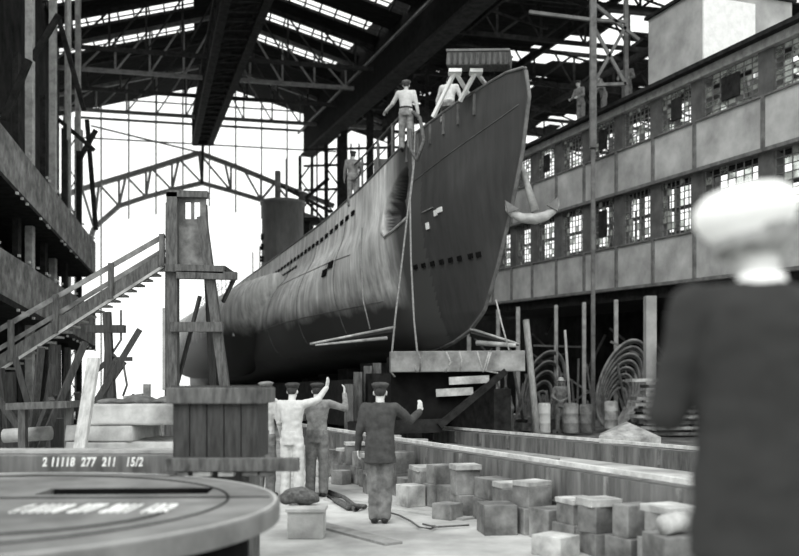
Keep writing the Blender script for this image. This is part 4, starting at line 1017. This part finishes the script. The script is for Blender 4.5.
# ------------------------------------------------------------ people
def person(name_lab, loc, rz, H_=1.72, lean=0, arms=None, legs=None, top='whitec', bottom='whitec', hat=None, hatm='suit', jacket=False, sleeves='long', vox=.014, skin='skin', head=(0, 0), belt=False, twist=0, collar=None, shoes='leather', hairm='hair'):
    k = H_/1.72
    R = Matrix.Rotation(rz, 3, 'Z'); L_ = V(loc)
    root = thing('person', name_lab, 'person', tuple(loc))
    pelvis = V((0, 0, .92))
    RL = Matrix.Rotation(-lean, 3, 'X') @ Matrix.Rotation(twist, 3, 'Z')
    def up(p): return pelvis+RL@(V(p)-pelvis)
    def w_(p): return L_+R@(V(p)*k)
    arms = arms or {}; legs = legs or {}
    J = {}
    J['hipL'] = V((-.09, 0, .90)); J['hipR'] = V((.09, 0, .90))
    for s, sg in (('L', -1), ('R', 1)):
        d = legs.get(s, ((sg*.10, .01, .49), (sg*.105, -.01, .085)))
        J['knee'+s] = V(d[0]); J['ank'+s] = V(d[1])
        J['sh'+s] = up((sg*.185, 0, 1.42))
        a = arms.get(s, ((sg*.25, -.03, 1.14), (sg*.265, .04, .89), None))
        J['el'+s] = up(a[0]) if (len(a) < 4) else V(a[0]); J['wr'+s] = up(a[1]) if (len(a) < 4) else V(a[1]); J['hd'+s] = a[2]
    neck = up((0, -.01, 1.46)); hc = up((0, .025, 1.605))+V((head[0], head[1], 0))
    RH = R @ RL @ Matrix.Rotation(head[0]*0, 3, 'Z')
    # body
    b = MB()
    RR = R @ RL
    def tor(mb, f, hem=.84, lo=0, jk=False, top_=1.47):
        rings = []
        data = [(.84, .155, .115), (.93, .165, .12), (1.05, .148, .105), (1.12, .145, .105), (1.25, .165, .115), (1.36, .185, .115), (1.42, .175, .10), (1.46, .11, .08), (1.48, .062, .062)]
        if jk: data = [(.74, .195, .15), (.84, .185, .145), (.95, .18, .135), (1.06, .168, .125), (1.14, .168, .12), (1.25, .18, .125), (1.36, .195, .125), (1.42, .185, .11), (1.46, .12, .09), (1.49, .065, .065)]
        for z, rx, ry in data:
            if z < hem-.001 or z > top_+.03: continue
            c = up((0, 0, z)) if z > .92 else V((0, 0, z)); rings.append((w_(c), (rx+f)*k, (ry+f)*k, RR if z > .92 else R))
        mb.loft(rings, 20)
    def arm(mb, s, f, to=1.0):
        sh, el, wr = J['sh'+s], J['el'+s], J['wr'+s]
        mb.capsule(w_(sh), w_(el), (.055+f)*k, (.043+f)*k)
        e2 = el.lerp(wr, to); mb.capsule(w_(el), w_(e2), (.042+f)*k, (.031+f*.9)*k)
    def leg(mb, s, f, straight=False, to=1.0):
        hp, kn, an_ = J['hip'+s], J['knee'+s], J['ank'+s]
        r = (.085, .058, .042) if not straight else (.092, .078, .070)
        mb.capsule(w_(hp), w_(kn), (r[0]+f)*k, (r[1]+f)*k); mb.capsule(w_(kn), w_(kn.lerp(an_, to)), (r[1]+f)*k, (r[2]+f)*k)
    tor(b, -.012)
    for s in 'LR':
        arm(b, s, -.006); leg(b, s, -.006)
        b.capsule(w_(J['ank'+s]-V((0, .03, .03))), w_(J['ank'+s]+V((0, .12, -.055))), .04*k, .03*k)
        # hand
        wr = J['wr'+s]; el = J['el'+s]; d = V(J['hd'+s][0]).normalized() if J['hd'+s] else (wr-el).normalized()
        pn = V(J['hd'+s][1]).normalized() if J['hd'+s] else V((-1 if s == 'R' else 1, 0, 0))
        pn = (pn-d*pn.dot(d)).normalized(); sd = d.cross(pn)
        curl = J['hd'+s][2] if J['hd'+s] else .5
        for q in range(4):
            o = (q-1.5)*.021; base_ = wr+d*.085+sd*o; b.capsule(w_(wr+sd*o*.7), w_(base_), .014*k, .0125*k, 8)
            ln = (.034, .040, .038, .030)[q]
            d2 = (d+pn*curl*.5).normalized(); d3 = (d+pn*curl*1.6).normalized(); e = base_+d2*ln; b.capsule(w_(base_), w_(e), .0105*k, .0095*k, 8); b.capsule(w_(e), w_(e+d3*ln*.95), .0095*k, .008*k, 8)
        tb = wr+d*.025-sd*.028; t1 = tb+(d*.6-sd*.8+pn*.3).normalized()*.038; b.capsule(w_(tb), w_(t1), .013*k, .011*k, 8); b.capsule(w_(t1), w_(t1+(d*.9-sd*.3+pn*.4).normalized()*.03), .011*k, .009*k, 8)
    b.capsule(w_(neck-V((0, 0, .02))), w_(neck.lerp(hc, .6)), .056*k, .054*k, 12)
    hx = RR
    def hp_(x, y, z): return w_(hc)+hx@(V((x, y, z))*k)
    b.ell(hp_(0, -.005, .02), (.075*k, .093*k, .098*k), hx, 18); b.ell(hp_(0, .03, -.045), (.055*k, .062*k, .065*k), hx)
    b.capsule(hp_(0, .085, .01), hp_(0, .105, -.022), .010*k, .014*k, 8)
    for sg in (-1, 1): b.ell(hp_(sg*.078, -.01, -.005), (.012*k, .02*k, .032*k), hx)
    b.capsule(hp_(-.03, .083, .03), hp_(.03, .083, .03), .012*k, .012*k)
    b.build('body', M[skin], root, voxel=vox*.62)
    f = MB()
    for sg in (-1, 1): f.ell(hp_(sg*.03, .088, .012), (.012*k, .008*k, .008*k), hx, 8)
    f.build('eyes', M['eye'], root)
    f = MB(); f.capsule(hp_(-.02, .088, -.055), hp_(.02, .088, -.055), .006*k, .006*k, 6); f.build('mouth', M['lip'], root)
    # hair
    f = MB(); f.ell(hp_(0, -.018, .03), (.080*k, .092*k, .095*k), hx); f.build('hair', M[hairm], root)
    # clothes
    c = MB(); tor(c, .008, hem=.74 if jacket else .86, jk=jacket)
    for s in 'LR': arm(c, s, .014 if jacket else .010, 1.0 if sleeves == 'long' else .02)
    for s in 'LR': c.capsule(w_(up((0, -.005, 1.40))), w_(J['sh'+s]+V((0, 0, -.0))), .085*k, (.066 if jacket else .062)*k, 12)
    c.build('jacket' if jacket else 'shirt', M[top], root, voxel=vox, wrinkle=.008)
    c = MB()
    rings = [(w_(V((0, 0, .82))), .165*k, .128*k, R), (w_(V((0, 0, .93))), .172*k, .13*k, R), (w_(up((0, 0, 1.03))), .158*k, .118*k, RR)]
    c.loft(rings, 18)
    for s in 'LR': leg(c, s, .006, True)
    c.build('trousers', M[bottom], root, voxel=vox, wrinkle=.009)
    for s in 'LR':
        c = MB(); a = J['ank'+s]; c.capsule(w_(a+V((0, -.035, -.04))), w_(a+V((0, .14, -.05))), .046*k, .038*k, 12); c.capsule(w_(a+V((0, -.02, .02))), w_(a+V((0, -.02, -.03))), .05*k, .05*k, 10)
        c.build('shoe', M[shoes], root, voxel=vox*.8)
    if belt:
        c = MB(); z = 1.03; c.loft([(w_(up((0, 0, z-.02))), .168*k, .125*k, RR), (w_(up((0, 0, z+.02))), .168*k, .125*k, RR)], 20); c.build('belt', M['leather'], root)
    if collar:
        c = MB(); c.loft([(w_(up((0, -.01, 1.455))), .070*k, .070*k, RR), (w_(up((0, -.01, 1.51))), .060*k, .060*k, RR)], 18); c.build('collar', M[collar], root)
    if hat == 'flat':
        c = MB(); c.lathe([(.02, -.005), (.082, .0), (.094, .025), (.112, .048), (.108, .062), (.07, .078), (.02, .082)], hp_(0, -.005, .05), 24, hx@Matrix.Rotation(.06, 3, 'X'), k, k*1.15)
        hh = c.build('cap', M[hatm], root)
        c = MB(); c.lathe([(.01, 0), (.06, 0), (.065, .008), (.01, .014)], hp_(0, .085, .055), 16, hx@Matrix.Rotation(-.3, 3, 'X'), k, k*.8); c.build('visor', M[hatm], hh)
    if hat == 'brim':
        c = MB(); c.lathe([(.02, 0), (.135, -.01), (.138, .0), (.085, .012), (.080, .07), (.06, .10), (.02, .105)], hp_(0, -.0, .055), 24, hx, k, k*1.12); c.build('hat', M[hatm], root)
    return root
UP = (0, 0, 1)
# suited man
person('man in dark suit and cap standing alone in the aisle, raising one hand', (P(381, 523, 11.09).x, 11.09, 0), -.10, 1.72,
       arms={'R': ((.36, .16, 1.26), (.46, .34, 1.36), ((.1, .25, 1), (-.6, .6, 0), .35)), 'L': ((-.25, -.02, 1.15), (-.28, .06, .92), ((0, .1, -1), (1, 0, 0), .5))},
       legs={'L': ((-.075, .01, .49), (-.065, -.02, .085)), 'R': ((.075, .01, .49), (.065, -.02, .085))}, top='suit', bottom='trou', hat='flat', hatm='suit', jacket=True, vox=.012, skin='skinl')
# grey shirted
person('workman in grey shirt and grey trousers, arm bent up, beside the white-clad man', (P(318, 497, 13.7).x, 13.7, 0), -.15, 1.72,
       arms={'R': ((.42, .10, 1.34), (.38, .22, 1.56), ((0, .05, 1), (-1, 0, 0), .7)), 'L': ((-.23, .10, 1.2), (-.10, .30, 1.25), None)}, top='greyc', bottom='trou', hat='flat', hatm='hair', vox=.013, skin='skinl')
# white clad
person('workman in all-white overalls, arm stretched up in salute, nearest the pale box', (P(293, 490, 13.2).x, 13.2, 0), -.25, 1.72,
       arms={'R': ((.34, .16, 1.48), (.43, .30, 1.66), ((.2, .1, 1), (-1, .2, 0), .3)), 'L': ((-.22, .05, 1.15), (-.12, .24, 1.05), None)}, top='whitec', bottom='whitec', hat='flat', hatm='hair', vox=.013, skin='skinl')
person('workman in white shirt half hidden behind the wooden box pedestal', (P(266, 490, 13.6).x, 13.6, 0), -.5, 1.74,
       arms={'R': ((.24, .03, 1.15), (.22, .12, .92), ((0, .1, -1), (-1, 0, 0), .6)), 'L': ((-.24, .03, 1.15), (-.2, .12, .92), None)}, top='whitec', bottom='trou', hat='flat', hatm='trou', vox=.013)
# far workers
person('distant workman in pale clothes and wide hat standing among the drums', (P(562, 0, 28.0).x, 28.0, .2), 2.9, 1.70, arms={'L': ((-.27, .05, 1.15), (-.12, .2, 1.05), None), 'R': ((.27, .05, 1.15), (.12, .2, 1.05), None)}, top='greyc', bottom='greyc', hat='brim', hatm='whitec', vox=.02)
person('small distant workman with both arms reaching forward beside the winch', (P(512, 0, 30).x, 30, .1), 1.3, 1.55, lean=.25, arms={'L': ((-.25, .25, 1.35), (-.2, .5, 1.42), None), 'R': ((.25, .25, 1.35), (.2, .5, 1.42), None)}, top='greyc', bottom='greyc', vox=.022)
# deck
def deckpos(px, D, s): z = interp(s, ZD); return V(((px-CX)/F*D, D, z+.01))
dp = S0+AX*5.6; 
def ondeck(px, s, off=0):
    c = S0+AX*s; zz = interp(s, ZD)
    # lateral offset that puts the figure at this pixel column
    t = (px-CX)/F; q = (c.x-t*c.y)/(t*NN.y-NN.x); lim = interp(s, BD)+.2; q = max(-lim, min(lim, q)); p = c+NN*q; return V((p.x, p.y, zz-interp(s, DW)+.02))
person('deckhand in white shirt and cap on the bow, one hand on the railing', tuple(ondeck(407, 5.0)), -.1, 1.88, lean=.08,
       arms={'L': ((-.34, .12, 1.2), (-.52, .32, 1.12), ((-.4, .5, -.3), (0, 0, -1), .8)), 'R': ((.25, -.02, 1.15), (.29, .05, .92), None)}, top='whitec', bottom='greyc', hat='flat', hatm='greyc', belt=True, vox=.016)
person('deckhand in white shirt bending down behind the A-frame trestles', tuple(ondeck(449, 3.2)-V((0, 0, .42))), -.2, 1.74, lean=.4,
       arms={'L': ((-.30, .2, 1.2), (-.34, .42, 1.05), None), 'R': ((.30, .15, 1.15), (.32, .38, .95), None)}, legs={'L': ((-.16, .36, .80), (-.13, .05, .51)), 'R': ((.16, .36, .80), (.13, .05, .51))}, top='whitec', bottom='greyc', vox=.016)
person('workman in grey clothes farther along the deck beside the railing', tuple(ondeck(354, 9.3)), .1, 1.72, arms={'R': ((.28, .1, 1.18), (.22, .28, 1.05), None)}, top='greyc', bottom='greyc', hat='flat', hatm='hair', vox=.018)
person('dark-clothed crewman standing behind the conning tower', (pf.x-.05, pf.y, pf.z+.08), 1.2, 1.72, lean=.15, top='suit', bottom='suit', hat='flat', hatm='hair', vox=.022, skin='hair' if False else 'skin')
for px, D, rz, ln, lab in ((582, 33.0, 2.2, .2, 'rooftop workman in grey stooping at the bow end of the gallery roof'), (605, 31.9, 1.6, .35, 'rooftop workman leaning forward right beside the scaffold mast'), (628, 30.8, 2.6, .1, 'rooftop workman standing between the scaffold mast and the pale roof hut')):
    p = W(D, 11.08, .9); p = V(((px-CX)/F*p.y, p.y, 11.06+.04*(p.y-30.2)+.02)); 
    person(lab, tuple(p), rz, 1.72, lean=ln, arms={'R': ((.28, .12, 1.15), (.2, .35, 1.1), None), 'L': ((-.28, .12, 1.15), (-.2, .35, 1.1), None)}, top='trou', bottom='trou', hat='flat', hatm='hair', vox=.022)
# foreground officer
FD = 2.60; fp = V(((761-CX)/F*FD, FD, .42))
m = MB(); m.box((fp.x, FD, .2), (1.0, .8, .40)); m.box((fp.x, FD, .41), (1.1, .9, .03)); solo(m, 'timber_step', M['wood'], 'timber step below the man in the white cap', 'step', base=(fp.x, FD, 0))
fo = person('man in dark coat and white naval cap in the foreground, seen from behind and blurred', tuple(fp), .12, 1.82, top='navy', bottom='navy', jacket=True, vox=.010, skin='skinl', collar='capw', hat=None,
            arms={'L': ((-.245, .05, 1.13), (-.10, .27, 1.18), None), 'R': ((.245, .05, 1.13), (.10, .27, 1.18), None)}, hairm='greyh')
k = 1.82/1.72; hc = V((fp.x, FD, fp.z))+Matrix.Rotation(.12, 3, 'Z')@V((0, .025, 1.605))*k
RT = Matrix.Rotation(.12, 3, 'Z') @ Matrix.Rotation(-.10, 3, 'X') @ Matrix.Rotation(-.12, 3, 'Y')
m = MB(); m.lathe([(.02, -.0), (.094, .0), (.100, .035), (.125, .06), (.143, .095), (.138, .13), (.112, .158), (.07, .172), (.02, .176)], hc+V((-.012, -.0, -.015))*k, 40, RT, k*.97, k*1.05)
cp = m.build('cap', M['capw'], fo)
m = MB(); m.lathe([(.088, -.012), (.100, -.012), (.103, .028), (.09, .028)], hc+V((-.012, -.0, -.015))*k, 40, RT, k*.97, k*1.05); m.build('cap_shade_band', M['greyh'], cp)  # ring greyed to stand for the shadow under the cap
m = MB(); m.lathe([(.01, 0), (.075, 0), (.08, .006), (.01, .012)], hc+RT@V((0, .10, .04)), 20, RT@Matrix.Rotation(-.45, 3, 'X'), 1, .8); m.build('visor', M['leather'], cp)
